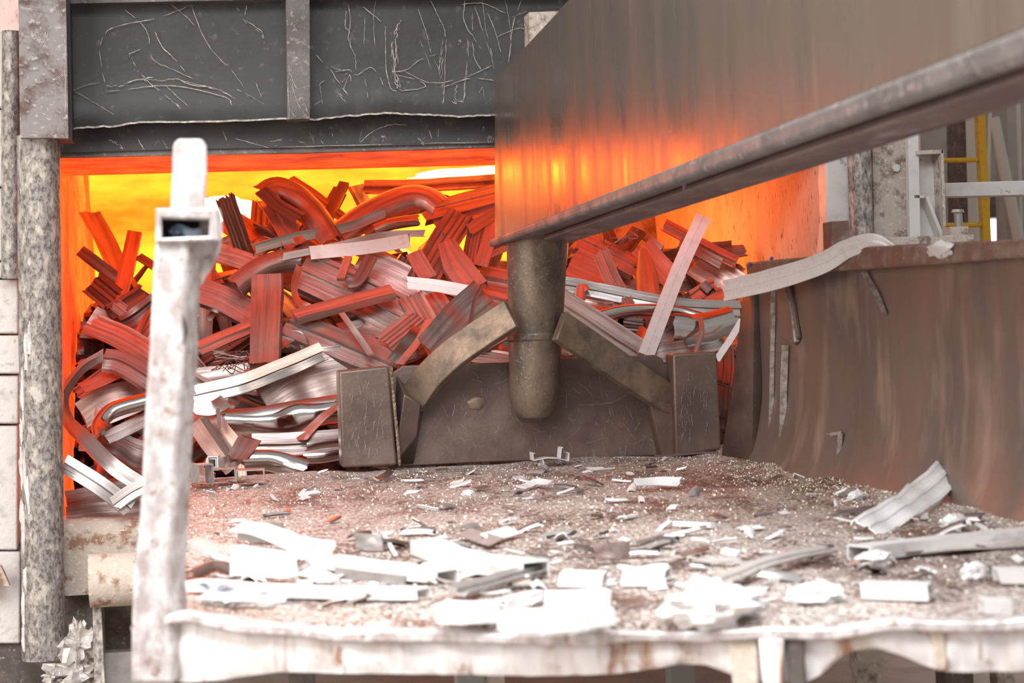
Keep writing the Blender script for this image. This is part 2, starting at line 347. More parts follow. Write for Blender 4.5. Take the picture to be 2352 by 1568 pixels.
struct('wall_base', MB().box((-2.2, 9.99, -1.72), (3.4, 10.2, -1.0)), 'dark_gap')
# flames at the burners
def flame(c, sx, sy, sz, seed, label):
    f = MB(); crumpled(f, c, sx, sy, sz, .35, seed, 20, 12); tag(f.build('burner_flame', 'flame_core'), label, 'flame')
flame(atY(1180, 398, 12.2), .62, .25, .035, 3, 'long white hot burner flame under the roof beside the grey boom')
flame(atY(500, 485, 12.6), .24, .2, .085, 8, 'white hot burner flame glowing behind the corner post socket')

# furnace door, raised
YD = 9.85
wavy = [(100, 300), (158, 297), (250, 292), (330, 283), (480, 281), (640, 275), (720, 276), (800, 268), (880, 262), (960, 265), (1050, 269), (1135, 266), (1300, 262), (1600, 258), (1950, 252)]
up = MB(); xs = []; cols = []
for k in range(len(wavy)-1):
    for s in range(8):
        t = s/8; px = wavy[k][0]+(wavy[k+1][0]-wavy[k][0])*t; py = wavy[k][1]+(wavy[k+1][1]-wavy[k][1])*(t*t*(3-2*t))+random.uniform(-1.2, 1.2)
        b = atY(px, py, YD); col = []
        for zf, dy in ((2.3, 0), (1.8, 0), (1.5, .006), (1.35, .004), (1.25, 0), (1.19, -.012), (1.15, -.028), (1.11, -.05)):
            col.append(Vector((b.x, YD+dy+.006*noise.noise(Vector((b.x*2, zf*3, 2))), max(zf, b.z+.03*(1.25-zf+.1)) if zf < 1.3 else zf)))
        col[-1].z = b.z; col[-2].z = b.z+.035; col[-3].z = b.z+.08; col[-4].z = b.z+.14
        col += [col[-1]+Vector((0, .012, -.004)), col[-1]+Vector((0, .04, .02))]
        cols.append(col)
up.loft(cols, closed=False, caps=False)
for pts, wd in [  # scratches, traced
    ([(240, 190), (233, 150), (229, 110), (240, 80), (255, 65), (300, 53), (345, 45), (400, 28), (432, 14)], .006), ([(238, 194), (262, 197), (300, 190), (345, 180), (370, 183), (405, 184), (450, 196), (500, 206), (540, 226)], .022),
    ([(243, 210), (290, 206), (350, 198), (400, 197), (450, 205), (520, 225), (532, 242)], .009), ([(295, 125), (322, 113)], .012), ([(298, 128), (320, 165), (345, 195), (375, 215), (410, 243), (420, 258)], .016),
    ([(355, 73), (375, 110), (400, 135), (425, 165)], .007), ([(385, 5), (430, 40), (447, 60)], .007), ([(440, 15), (470, 90), (500, 130), (530, 160), (560, 200)], .006), ([(540, 14), (565, 50), (600, 75), (607, 100)], .022), ([(545, 205), (580, 225), (620, 250), (635, 258)], .02),
    ([(160, 203), (215, 235), (265, 265)], .012), ([(285, 20), (320, 50), (340, 80), (350, 135), (400, 160), (445, 182)], .005), ([(160, 210), (200, 195), (230, 190)], .005), ([(588, 190), (600, 222)], .008), ([(380, 195), (410, 225), (433, 243)], .008), ([(567, 12), (562, 35)], .005),
    ([(725, 75), (722, 110), (735, 135), (760, 153), (800, 165)], .014), ([(800, 10), (805, 50), (800, 90), (815, 130), (818, 160)], .009), ([(795, 25), (793, 60), (803, 75), (805, 110)], .012), ([(838, 35), (836, 105)], .005), ([(862, 0), (858, 50), (861, 105)], .008), ([(832, 15), (870, 45), (900, 80)], .007),
    ([(885, 60), (886, 150), (896, 200), (910, 210)], .012), ([(920, 45), (908, 80), (905, 130), (910, 180), (920, 208)], .045), ([(915, 210), (930, 205), (945, 170)], .018), ([(960, 20), (980, 80), (990, 120), (1010, 165)], .005), ([(988, 0), (1005, 35), (1020, 65), (1023, 85)], .013), ([(965, 95), (980, 130), (990, 160)], .008),
    ([(1018, 90), (1012, 150), (1013, 200), (1018, 245)], .03), ([(1025, 90), (1021, 180), (1019, 235)], .012), ([(1050, 195), (1042, 230), (1065, 233)], .03), ([(1075, 90), (1073, 150), (1065, 230)], .018), ([(1067, 0), (1066, 50), (1090, 90), (1110, 120)], .008), ([(1090, 15), (1105, 60), (1125, 120), (1135, 160)], .009), ([(1108, 0), (1115, 60), (1130, 130)], .008),
    ([(1160, 0), (1170, 50), (1172, 100), (1168, 140)], .011), ([(1197, 0), (1180, 50), (1172, 110), (1168, 145)], .009), ([(1175, 40), (1210, 25)], .008), ([(1140, 85), (1190, 65), (1215, 70)], .007), ([(1085, 95), (1090, 135), (1105, 160)], .008), ([(800, 175), (790, 205), (800, 220)], .008), ([(760, 160), (780, 195), (800, 220)], .014), ([(780, 215), (795, 238)], .018),
    ([(745, 185), (735, 195), (738, 220), (742, 245)], .005), ([(770, 165), (800, 160), (820, 172), (850, 155), (870, 175), (880, 195)], .008), ([(838, 180), (845, 225)], .006), ([(900, 165), (935, 160), (960, 140), (1000, 125)], .006), ([(905, 170), (960, 185), (975, 200), (920, 210)], .006), ([(930, 165), (990, 190), (1060, 180), (1130, 150)], .004), ([(1020, 200), (1080, 180), (1135, 185)], .004),
    ([(786, 190), (800, 165)], .02), ([(803, 170), (806, 188)], .012), ([(1052, 95), (1058, 98)], .04), ([(1100, 215), (1108, 200), (1112, 225)], .01), ([(1060, 10), (1110, 8), (1160, 30)], .004), ([(1120, 30), (1140, 80), (1150, 120)], .005), ([(1085, 30), (1086, 70)], .006), ([(715, 245), (740, 230)], .006)]:
    up.scratch([atY(px, py, YD-.012) for px, py in pts], wd*.8, (0, -1, 0))
for k in range(420):
    a = random.uniform(165, 1130); b = interp(wavy, a)-6-abs(random.gauss(0, 22)); q = random.gauss(0, 3); up.ribbon([atY(a, b, YD-.035+.0009*(interp(wavy, a)-b)), atY(a+q, b-random.uniform(4, 14), YD-.035+.0009*(interp(wavy, a)-b+9))], random.uniform(.003, .008), (0, -1, 0), .002, 2)
door = struct('door_1', up, ['dark_steel', 'scratch', 'scratch_dim']); door['label'] = 'raised dark steel furnace door with scratched panels'
edge = MB(); edge.loft([[c[-3]+Vector((0, -.006, -.006)), c[-3]+Vector((0, -.006, .003)), c[-2]+Vector((0, -.006, 0))] for c in cols], closed=False, caps=False)
struct('worn_edge', edge, 'edge_steel', door)
rib = MB(); pxprism([(655, -180), (710, -180), (712, 272), (660, 274)], 9.72, .13, rib)
for pts, wd in [([(662, 120), (690, 140)], .014), ([(665, 165), (680, 200), (700, 240), (708, 262)], .008), ([(664, 150), (663, 275)], .012), ([(664, 225), (680, 205)], .007), ([(664, 250), (678, 268)], .006), ([(668, 180), (676, 215), (690, 250)], .006)]:
    rib.scratch([atY(a, b, 9.72) for a, b in pts], wd, (0, -1, 0))
struct('stiffener', rib, ['rib_steel', 'scratch'], door)
rib2 = MB(); pxprism([(1215, 28), (1320, 24), (1320, 262), (1220, 262)], 9.70, .15, rib2); struct('bracket', rib2, 'pitted_plate', door)
band = MB(); pxprism([(118, 225), (1135, 195), (1950, 175), (1950, 312), (1135, 329), (720, 338), (400, 343), (120, 352)], 9.95, .06, band)
for pts, wd in [([(250, 320), (268, 330), (282, 343)], .022), ([(315, 317), (332, 345)], .008), ([(372, 320), (385, 342)], .005), ([(512, 300), (525, 336)], .009), ([(620, 325), (660, 320), (700, 328)], .012), ([(640, 338), (900, 331), (1132, 326)], .007), ([(712, 305), (722, 330)], .008), ([(760, 305), (775, 330)], .006), ([(825, 328), (860, 300), (900, 286), (935, 288)], .007), ([(832, 296), (825, 325)], .008), ([(875, 312), (885, 318), (870, 335)], .014), ([(965, 285), (970, 310), (980, 330)], .013), ([(958, 315), (975, 335)], .014), ([(985, 300), (992, 318)], .008), ([(1006, 295), (1004, 325)], .016), ([(1108, 296), (1114, 298)], .03), ([(1120, 315), (1133, 325)], .035), ([(632, 332), (640, 340)], .02), ([(1053, 318), (1055, 325)], .012), ([(735, 320), (742, 330)], .008), ([(540, 318), (620, 340)], .005)]:
    band.scratch([atY(a, b, 9.95) for a, b in pts], wd, (0, -1, 0))
struct('lower_band', band, ['dark_steel', 'scratch'], door)
lipb = MB(); pxprism([(118, 350), (720, 336), (1135, 327), (1950, 310), (1950, 318), (1135, 338), (720, 350), (120, 362)], 9.97, .05, lipb); struct('bottom_edge', lipb, 'rib_steel', door)
topb = MB(); pxprism([(158, -300), (1950, -320), (1950, -28), (158, 8)], 9.76, .1, topb); struct('top_channel', topb, 'rib_steel', door)
# steel guide bar in front of the column at the top left
gb = MB(); pxprism([(40, -200), (148, -200), (157, 317), (46, 316)], 9.55, .06, gb)
for pts, wd in [([(85, 200), (125, 185), (155, 165)], .016), ([(60, 20), (120, 30)], .006), ([(48, 80), (100, 95)], .005), ([(95, 70), (102, 100)], .05), ([(60, 312), (100, 310), (140, 300)], .015), ([(75, 250), (120, 270)], .007), ([(100, 105), (80, 60)], .005), ([(150, 60), (150, 290)], .008)]:
    gb.scratch([atY(a, b, 9.55) for a, b in pts], wd, (0, -1, 0))
gbo = gb.build('guide_bar', ['guide_steel', 'scratch']); tag(gbo, 'scratched flat steel guide bar at the top left corner of the furnace door', 'guide bar')
gback = MB(); pxprism([(100, 0), (160, 0), (166, 322), (110, 322)], 9.66, .16, gback); tag(gback.build('backing_plate', 'dark_steel', gbo))
# round column left of the mouth
cb, ct = atY(100, 1512, 9.72), atY(88, 312, 9.72)
col = MB(); rings = []
for k in range(60):
    t = k/59; c = cb.lerp(ct, t); rr = .102
    rings.append([c+Vector((math.cos(a)*rr*(1+.04*noise.noise(Vector((a*2, t*16, 0)))), math.sin(a)*rr*(1+.04*noise.noise(Vector((a*2, t*16, 3)))), 0)) for a in [2*math.pi*i/36 for i in range(36)]])
col.loft(rings); colo = col.build('steel_column', 'column_steel'); tag(colo, 'pitted round steel column standing left of the furnace mouth', 'column')
cr = MB()
for k in range(14):
    a = random.uniform(3.6, 4.3); t = random.uniform(.03, .62); c = cb.lerp(ct, t)+Vector((math.cos(a)*.1, math.sin(a)*.1, 0)); crumpled(cr, c, .012, .012, random.uniform(.05, .14), .6, k*3.1, 9, 8)
cr.build('crust', 'white_block', colo)
c2 = MB(); c2.cyl(atY(24, 640, 9.86), atY(26, 72, 9.86), .045); tag(c2.build('guide_rod', 'column_steel'), 'short beige round rod behind the guide bar at the far left edge', 'rod')
wb = MB(); rows = [70, 250, 430, 600, 640, 768, 860, 975, 1265, 1480]
for i in range(len(rows)-1):
    e = random.uniform(-4, 5); pxprism([(-260, rows[i]+3), (44+e, rows[i]+2), (44+e, rows[i+1]-2), (-260, rows[i+1]-3)], 9.93+random.uniform(-.03, .03), .3, wb)
wb.box((-2.2, 10.24, -1.72), (-.715, 10.32, 2.6)); bo = wb.build('block_stack', 'white_block'); bevel(bo, .01); bo['kind'] = 'structure'; bo['label'] = 'stack of blocks with strong light in their colour at the left edge of the furnace front'  # rear box is a backing added to stop wall glow between blocks
bp_ = MB(); pxprism([(-200, 1268), (2, 1300), (22, 1345), (-200, 1345)], 9.8, .05, bp_); tag(bp_.build('rusty_gusset', 'tan_sill'), 'small rusty gusset low at the far left edge', 'gusset')

# hinge and bracket under the table's left end
hp = MB(); z0 = atY(255, 1332, 8.5); hp.cyl(atY(206, 1334, 8.5), z0+Vector((.5, 0, 0)), .113, n=40)
hpo = hp.build('hinge_tube', 'tan_sill'); tag(hpo, 'thick pale hinge tube left of the corner post', 'hinge tube')
br = MB(); pxprism([(212, 1385), (232, 1390), (242, 1600), (218, 1600)], 8.48, .3, br); br.build('bracket_plate', 'column_steel', hpo)
dk = MB(); pxprism([(232, 1385), (420, 1385), (420, 1600), (236, 1600)], 8.75, .08, dk); dk.build('gap_shade_panel', 'dark_gap', hpo)  # dark panel set in for the shaded gap below the hinge tube
dk = MB(); pxprism([(236, 1500), (400, 1490), (400, 1600), (238, 1600)], 8.6, .1, dk); dk.build('step_plate', 'alu_grey', hpo)
for i, (a, b, sx, sz, l) in enumerate([(182, 1478, .065, .085, 'crumpled white dross lump hanging beside the foot of the round column'), (178, 1548, .11, .06, 'flaky white dross heap at the bottom left below the round column'), (125, 1552, .04, .03, 'small white dross flake at the foot of the round column')]):
    d = MB(); crumpled(d, atY(a, b, 9.3), sx, .06, sz, 1.1, i*4.7+2, 22, 14); tag(d.build('dross_lump', 'dross', smooth=25), l, 'dross')

# ------------------------------------------------------------------ charging machine: boom, ram pipe, pusher
cm = thing('charging_machine', 'brown steel charging machine with long box boom, ram pipe and braced pusher plate', 'charging machine', (1.67, 9.4, -.68))
AX, AX2 = 1.5, 1.845
pb, pt_, pbev = atX(1136, 551, AX), atX(1136, 182, AX), atX(1305, 0, AX)
nb = atX(2352, 70, AX); dirb = (nb-pb); yn = 2.7
pbn = pb+dirb*((yn-pb.y)/dirb.y); topn = Vector((AX, yn, pbev.z+.75))
bm_ = MB(); bm_.prism([pb, pt_, pbev, Vector((AX, pbev.y-1.2, pbev.z+.95)), Vector((AX, yn, pbev.z+1.2)), pbn], (AX2-AX, 0, 0))
o = bm_.build('boom', 'arm_steel', cm, 30); bevel(o, .006)
fl = MB()
for (x0, x1) in ((AX-.028, AX+.02),):
    p = [pb+Vector((x0-AX, .005, .004)), pb+Vector((x1-AX, .005, .004)), pb+Vector((x1-AX, .005, -.035)), pb+Vector((x0-AX, .005, -.035))]
    e = pbn-pb; q = [a+e+Vector((0, 0, (-.008 if i < 2 else -.03))) for i, a in enumerate(p)]; fl.hexa(p, q)
o = fl.build('bottom_flange', 'rib_steel', cm); bevel(o, .015, 3)
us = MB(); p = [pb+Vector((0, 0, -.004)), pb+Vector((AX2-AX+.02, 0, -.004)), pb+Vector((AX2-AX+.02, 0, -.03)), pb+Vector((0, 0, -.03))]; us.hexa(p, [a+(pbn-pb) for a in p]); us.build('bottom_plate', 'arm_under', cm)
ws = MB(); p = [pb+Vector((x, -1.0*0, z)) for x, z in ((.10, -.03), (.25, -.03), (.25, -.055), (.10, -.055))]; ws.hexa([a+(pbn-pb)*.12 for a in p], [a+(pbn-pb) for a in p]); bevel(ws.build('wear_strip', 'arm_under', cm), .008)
def on_under(px, py): return at_plane(px, py, pb+Vector((0, 0, -.03)), Vector((1, 0, 0)).cross(pbn-pb))
for a, b in ((1640, 415), (1585, 425)):
    c = on_under(a, b); k = MB(); k.cyl(c+Vector((0, 0, .01)), c+Vector((0, 0, -.02)), .028, .022, 6); k.build('bolt', 'alu_dull', cm)
pipe = MB(); P0, P1 = atY(1234, 540, 9.36), atY(1228, 880, 9.46); rings = []
for t, r in ((-.1, .151), (0, .150), (.35, .141), (.66, .133), (.672, .137), (.70, .137), (.712, .131), (1, .125), (1.09, .121), (1.17, .108), (1.23, .084), (1.26, .05), (1.268, .01)):
    c = P0.lerp(P1, t); rings.append([c+Vector((math.cos(a)*r, math.sin(a)*r, 0)) for a in [2*math.pi*i/44 for i in range(44)]])
pipe.loft(rings); pipe.build('ram_pipe', 'pipe_steel', cm, 22)
pl = MB(); outline = [(893, 862), (925, 840), (965, 838), (1165, 832), (1290, 822), (1505, 815), (1520, 822), (1527, 836), (1552, 838), (1560, 1044), (1300, 1056), (1100, 1062), (900, 1072)]
pxprism(outline, 9.6, .05, pl)
for pts, wd in [([(1085, 912), (1100, 920), (1110, 945)], .02), ([(1105, 890), (1108, 925)], .006), ([(1070, 905), (1090, 920)], .006), ([(1300, 895), (1305, 950), (1320, 975)], .006), ([(1325, 930), (1400, 925), (1440, 905)], .006), ([(1390, 900), (1410, 955)], .006), ([(1065, 960), (1072, 945)], .006), ([(1335, 1020), (1390, 1005)], .006), ([(1270, 975), (1262, 1010)], .005), ([(1010, 920), (1030, 960)], .004), ([(1200, 970), (1240, 990)], .004), ([(1430, 970), (1460, 1010)], .005)]:
    pl.scratch([atY(a, b, 9.6) for a, b in pts], wd, (0, -1, 0))
for k in range(60):
    a, b = random.uniform(930, 1520), random.uniform(850, 1040); q = random.gauss(1.57, .7); l_ = random.uniform(6, 45); pl.scratch([atY(a, b, 9.6), atY(a+l_*math.cos(q)*.5+2, b+l_*math.sin(q)*.5, 9.6), atY(a+l_*math.cos(q), b+l_*math.sin(q), 9.6)], .003, (0, -1, 0), .0015)
o = pl.build('pusher_plate', ['rust_plate', 'scratch_dim'], cm); bevel(o, .006)
dp = MB(); crumpled(dp, atY(1095, 925, 9.6), .045, .012, .035, .2, 4); dp.build('dent', 'brace_steel', o)
def tab_plate(q, y, dep, nm):
    m_ = MB(); m_.hexa([atY(*q[0], y), atY(*q[1], y), atY(*q[2], y), atY(*q[3], y)], [atY(*q[0], y)+Vector((0, dep, 0)), atY(*q[1], y)+Vector((0, dep, 0)), atY(*q[2], y)+Vector((0, dep, 0)), atY(*q[3], y)+Vector((0, dep, 0))])
    for k in range(34):
        a, b = random.uniform(q[0][0]+15, q[1][0]-15), random.uniform(q[0][1]+20, q[2][1]-40); m_.scratch([atY(a, b, y), atY(a+random.uniform(-8, 8), b+random.uniform(8, 40), y)], .004, (0, -1, 0))
    o = m_.build(nm, ['rust_plate', 'scratch_dim'], cm); return bevel(o, .012, 3)
tab_plate([(778, 852), (893, 840), (912, 1068), (786, 1074)], 9.42, .2, 'side_tab')
tab_plate([(1545, 812), (1646, 807), (1657, 1032), (1552, 1047)], 9.46, .16, 'side_tab')
wl = MB()
for k in range(22): crumpled(wl, atY(899+k*.9, 850+k*10, 9.41), .008, .008, .02, .4, k)
wl.build('weld_bead', 'brace_steel', cm)
for pts in ([(1176, 722, 9.26), (1110, 765, 9.32), (1040, 815, 9.38), (985, 868, 9.46), (948, 920, 9.55)], [(1284, 748, 9.26), (1360, 800, 9.34), (1450, 862, 9.44), (1542, 922, 9.55)]):
    b_ = MB(); sweep(b_, [atY(*p) for p in pts], profile('bar', .155, 0, .045), roll=-28 if pts[0][0] < 1230 else 28, n=22); o = b_.build('brace', 'brace_steel', cm); bevel(o, .005)
g = MB(); g.hexa([atY(928, 905, 9.45), atY(966, 930, 9.45), atY(958, 1000, 9.5), atY(905, 1066, 9.5)], [atY(910, 860, 9.6), atY(975, 930, 9.6), atY(950, 1066, 9.6), atY(905, 1068, 9.6)]); o = g.build('gusset', 'rust_plate', cm); bevel(o, .006)
g = MB(); g.hexa([atY(1490, 920, 9.5), atY(1545, 925, 9.5), atY(1550, 1045, 9.52), atY(1520, 1046, 9.55)], [atY(1485, 925, 9.6), atY(1550, 925, 9.6), atY(1552, 1046, 9.6), atY(1508, 1046, 9.6)]); o = g.build('gusset', 'rust_plate', cm); bevel(o, .006)

# ------------------------------------------------------------------ charging table
ct_ = thing('charging_table', 'long gritty steel charging table with raised right side wall and dented front lip', 'charging table', (1.2, 6.5, -1.7))
A_, B_ = Vector((-.20, 4.80, ZT)), Vector((1.75, 4.00, ZT)); lipd = (B_-A_).normalized(); lipn = Vector((lipd.y, -lipd.x, 0))
def lipY(x): return A_.y+(x-A_.x)*(B_.y-A_.y)/(B_.x-A_.x)
def deckz(x, y): return ZT+.016*noise.noise(Vector((x*1.7, y*1.2, 0)))+.008*noise.noise(Vector((x*6, y*4, 5)))+(.03*max(0, (x-2.36)/.2)**2 if x > 2.36 else 0)
dk = MB(); NX, NY = 110, 150; top = []
for j in range(NY+1):
    row = []
    for i in range(NX+1):
        x = -.07+(2.60+.07)*i/NX; y0 = lipY(x); y = y0+(9.58-y0)*j/NY; row.append(Vector((x, y, deckz(x, y)+.004*noise.noise(Vector((x*22, y*14, 2))))))
    top.append(row)
dk.loft(top, closed=False, caps=False)
e = .05
for a, b in ((top[0], 1), (top[-1], 1), ([r[0] for r in top], 1), ([r[-1] for r in top], 1)):
    dk.loft([a, [p-Vector((0, 0, e)) for p in a]], closed=False, caps=False)
dk.build('deck', 'deck', ct_)
XW = 2.57
ys = [8.80-i*.12 for i in range(34)]; sw = MB(); rings = []
rim_top = [(1712, 603), (1800, 594), (1878, 588), (1888, 574), (1960, 568), (2060, 563), (2140, 565), (2165, 556), (2260, 553), (2352, 548), (2500, 540)]
rim_bot = [(1716, 634), (1800, 629), (1878, 625), (1888, 624), (1960, 620), (2060, 613), (2140, 607), (2165, 605), (2260, 597), (2352, 590), (2500, 580)]
ztop = atX(1800, 612, XW).z
def fold(y):
    s = 0
    for c, w_, h in ((7.55, .12, .035), (6.55, .15, .03), (8.35, .08, .02)): s += h*math.exp(-((y-c)/w_)**2)
    return s
for k in range(22):
    t = k/21; z = ZT-.02+(ztop-ZT)*t
    rings.append([Vector((XW-.10*(1-t)**6+fold(y)*(1-.3*t)+.012*noise.noise(Vector((y*2, z*3, 0))), y, z)) for y in ys])
sw.loft(rings, closed=False, caps=False)
sw.loft([[p+Vector((.05, 0, 0)) for p in r] for r in rings], closed=False, caps=False)
o = sw.build('side_wall', 'side_wall', ct_)
rm = MB(); rm.loft([[atX(*a, 2.49), atX(*a, 2.49)+Vector((.13, 0, 0)), atX(*b, 2.49)+Vector((.13, 0, 0)), atX(*b, 2.49)] for a, b in zip(rim_top, rim_bot)])
o2 = rm.build('rim', 'rim_rust', o); bevel(o2, .008)
lump = MB(); crumpled(lump, atX(2160, 572, 2.48), .02, .1, .026, .5, 5); lump.build('slag_lump', 'white_block', o2)
for pts, wd in [([(1776, 660), (1774, 850), (1769, 1048)], .02), ([(1803, 792), (1800, 900), (1797, 1045)], .03), ([(1808, 660), (1822, 720), (1830, 785)], .022), ([(1985, 625), (2010, 670), (2032, 722)], .02), ([(1930, 995), (1926, 1050), (1920, 1085)], .02), ([(1898, 998), (1930, 994)], .014)]:
    m_ = MB(); sweep(m_, [atX(a, b, XW-.012) for a, b in pts], profile('bar', wd, 0, .012), n=14, crumple=.006); m_.build('weld_bead', 'edge_steel', o)
m_ = MB(); m_.prism([atX(a, b, XW-.016) for a, b in [(1782, 650), (1812, 650), (1832, 775), (1822, 792), (1790, 775)]], (.02, 0, 0)); bevel(m_.build('patch_plate', 'side_wall', o), .006)
ep = MB(); ep.loft([[atY(1714, 636, 8.82), atY(1700, 760, 8.84), atY(1682, 900, 8.86), atY(1659, 1046, 8.88)], [atY(1736, 634, 8.74), atY(1732, 760, 8.74), atY(1730, 900, 8.74), atY(1728, 1056, 8.74)], [atY(1776, 632, 8.76), atY(1775, 760, 8.76), atY(1772, 900, 8.76), atY(1766, 1064, 8.76)]], closed=False, caps=False)
oe = ep.build('end_plate', 'rust_plate', o, smooth=10); sm = oe.modifiers.new('s', 'SOLIDIFY'); sm.thickness = .012; sm.offset = 0
cl = MB(); crumpled(cl, atX(1722, 606, 2.486), .004, .012, .01, .4, 2); cl.build('blue_film', 'blue_film', o2)
cl = MB(); crumpled(cl, atX(1762, 594, 2.486)+Vector((.02, 0, 0)), .006, .02, .008, .6, 3); cl.build('blue_film', 'blue_film', o2)
blk = MB(); pxprism([(1910, 508), (1950, 506), (1954, 575), (1912, 575)], 7.75, .12, blk); bevel(blk.build('lug', 'rim_rust', o), .004)
# front lip
def onlip(px, py, off=0): return at_plane(px, py, A_+lipn*off, lipn)
ltop = [(310, 1440), (430, 1418), (600, 1436), (800, 1452), (1000, 1458), (1200, 1457), (1450, 1455), (1800, 1446), (2100, 1434), (2352, 1424), (2600, 1412)]
lbot = [(322, 1566), (430, 1566), (500, 1562), (640, 1542), (760, 1546), (1000, 1548), (1250, 1552), (1400, 1548), (1480, 1538), (1560, 1524), (1620, 1526), (1680, 1548), (1720, 1562), (1850, 1566), (1890, 1545), (1925, 1512), (1960, 1494), (2010, 1488), (2070, 1504), (2130, 1530), (2180, 1543), (2352, 1541), (2600, 1535)]
def interp(L, x):
    for (a, b), (c, d) in zip(L, L[1:]):
        if a <= x <= c: return b+(d-b)*(x-a)/(c-a)
    return L[-1][1]
lp = MB(); F_, B2 = [], []
for k in range(140):
    px = 318+k*16.3; off = .012*noise.noise(Vector((px*.012, 0, 3))); a = onlip(px, interp(ltop, px)+6+2*noise.noise(Vector((px*.02, 1, 1))), off); b = onlip(px, interp(lbot, px)+2*noise.noise(Vector((px*.03, 5, 1))), off)
    F_.append([a.lerp(b, t)+lipn*(.012*math.sin(3.14*t)+.01*noise.noise(Vector((px*.02, t*3, 0)))) for t in (0, .15, .35, .6, .85, 1)])
lp.loft([f+[p-lipn*.04 for p in reversed(f)] for f in F_]); lpo = lp.build('front_lip', 'lip_white', ct_)
rl = MB(); sweep(rl, [onlip(px, py-4+3*math.sin(px*.011), .01)-Vector((0, 0, .008)) for px, py in ltop], profile('bar', .06, 0, .026), n=70, hint='up', crumple=.012); bevel(rl.build('lip_edge', 'post_white', lpo), .006)
for q, mt, off in (([(1672, 1472), (1738, 1470), (1742, 1640), (1690, 1640)], 'tan_sill', .03), ([(1742, 1468), (1800, 1466), (1796, 1640), (1760, 1640)], 'lip_white', .045), ([(1806, 1466), (1846, 1465), (1852, 1640), (1815, 1640)], 'dark_gap', .03), ([(2138, 1450), (2170, 1449), (2180, 1540), (2150, 1541)], 'tan_sill', .02)):
    b_ = MB(); b_.prism([onlip(a, b, off) for a, b in q], -lipn*.05); bevel(b_.build('lip_bracket_gap', mt, lpo), .005)  # the dark_gap piece is a dark plate in place of a shaded gap
for px in (455, 690, 1075, 1130, 1560, 1990, 2190, 2300):
    a = atY(px, 1500, 6.4); lg = MB(); s = .03+.02*random.random(); lg.box((a.x-s, 6.4-s, -1.70), (a.x+s, 6.4+s, ZT-.06)); lg.build('leg', random.choice(['pitted_plate', 'hall_green', 'dark_gap']), ct_)
# corner post with socket and tongue at the near left corner
YP = 4.72
def post_loft(rows, depth, y=YP, n=5):
    m_ = MB(); rings = []
    for (l, r, py) in rows:
        a, b = atY(l, py, y), atY(r, py, y); rings.append([a, a.lerp(b, .70)-Vector((0, .004, 0)), b+Vector((0, depth*.5, 0)), b+Vector((0, depth, 0)), a+Vector((0, depth, 0))])
    m_.loft(rings); return m_
rows = [(303, 436, 1568), (302, 440, 1480), (304, 428, 1400), (308, 424, 1300), (318, 430, 1240), (326, 436, 1120), (331, 442, 1000), (338, 450, 880), (344, 455, 800), (349, 457, 700), (353, 460, 620), (358, 464, 548)]
m_ = post_loft(rows, .11); cpo = m_.build('corner_post', 'post_white', ct_); bevel(cpo, .008)
ckr = MB(); ckr.prism([atY(a, b, YP-.012) for a, b in [(421, 722), (427, 738), (431, 760), (427, 780), (423, 786), (425, 762)]], (0, .02, 0)); ckr.build('split_crack', 'socket_dark', cpo)
so = MB(); q = [(358, 478), (500, 478), (505, 552), (357, 556)]
outer = [atY(a, b, YP-.02) for a, b in q]; inner = [atY(a, b, YP-.02) for a, b in [(371, 500), (482, 504), (480, 542), (372, 547)]]; D_ = Vector((0, .13, 0))
for i in range(4):
    j = (i+1) % 4; so.add([outer[i], outer[j], inner[j], inner[i], outer[i]+D_, outer[j]+D_, inner[j]+D_, inner[i]+D_], [(0, 1, 2, 3), (4, 7, 6, 5), (0, 4, 5, 1), (3, 2, 6, 7)])
soo = so.build('socket', 'post_white', cpo); bevel(soo, .005)
sb_ = MB(); sb_.prism([p+Vector((0, .09, 0)) for p in inner], (0, .03, 0)); sb_.build('socket_shade', 'socket_dark', soo)  # near-black panel puts the shade inside the hollow socket into colour
sc_ = MB(); sweep(sc_, [atY(392, 535, YP+.03), atY(410, 520, YP+.03), atY(440, 532, YP+.02), atY(462, 528, YP+.03)], profile('flat', .02, .003), crumple=.02, n=10); crumpled(sc_, atY(408, 530, YP+.04), .016, .02, .01, .6, 7); sc_.build('trapped_scrap', 'blue_scrap', soo)
ck = MB(); rings = [[atY(l, p, YP+.06), atY(r, p, YP+.06), atY(r, p, YP+.15), atY(l, p, YP+.15)] for l, r, p in ((455, 505, 478), (458, 510, 500), (460, 511, 540), (460, 506, 575), (460, 494, 605), (460, 475, 632), (458, 463, 655))]
ck.loft(rings); bevel(ck.build('cheek_plate', 'post_white', cpo), .008)
tg = MB(); rings = [[atY(l, p, YP+.0), atY(r, p, YP+.0), atY(r, p, YP+.05), atY(l, p, YP+.05)] for l, r, p in ((392, 474, 482), (394, 473, 440), (396, 475, 400), (397, 475, 350), (398, 474, 335), (403, 469, 324), (413, 459, 319))]
tg.loft(rings); bevel(tg.build('tongue', 'post_white', cpo), .006)

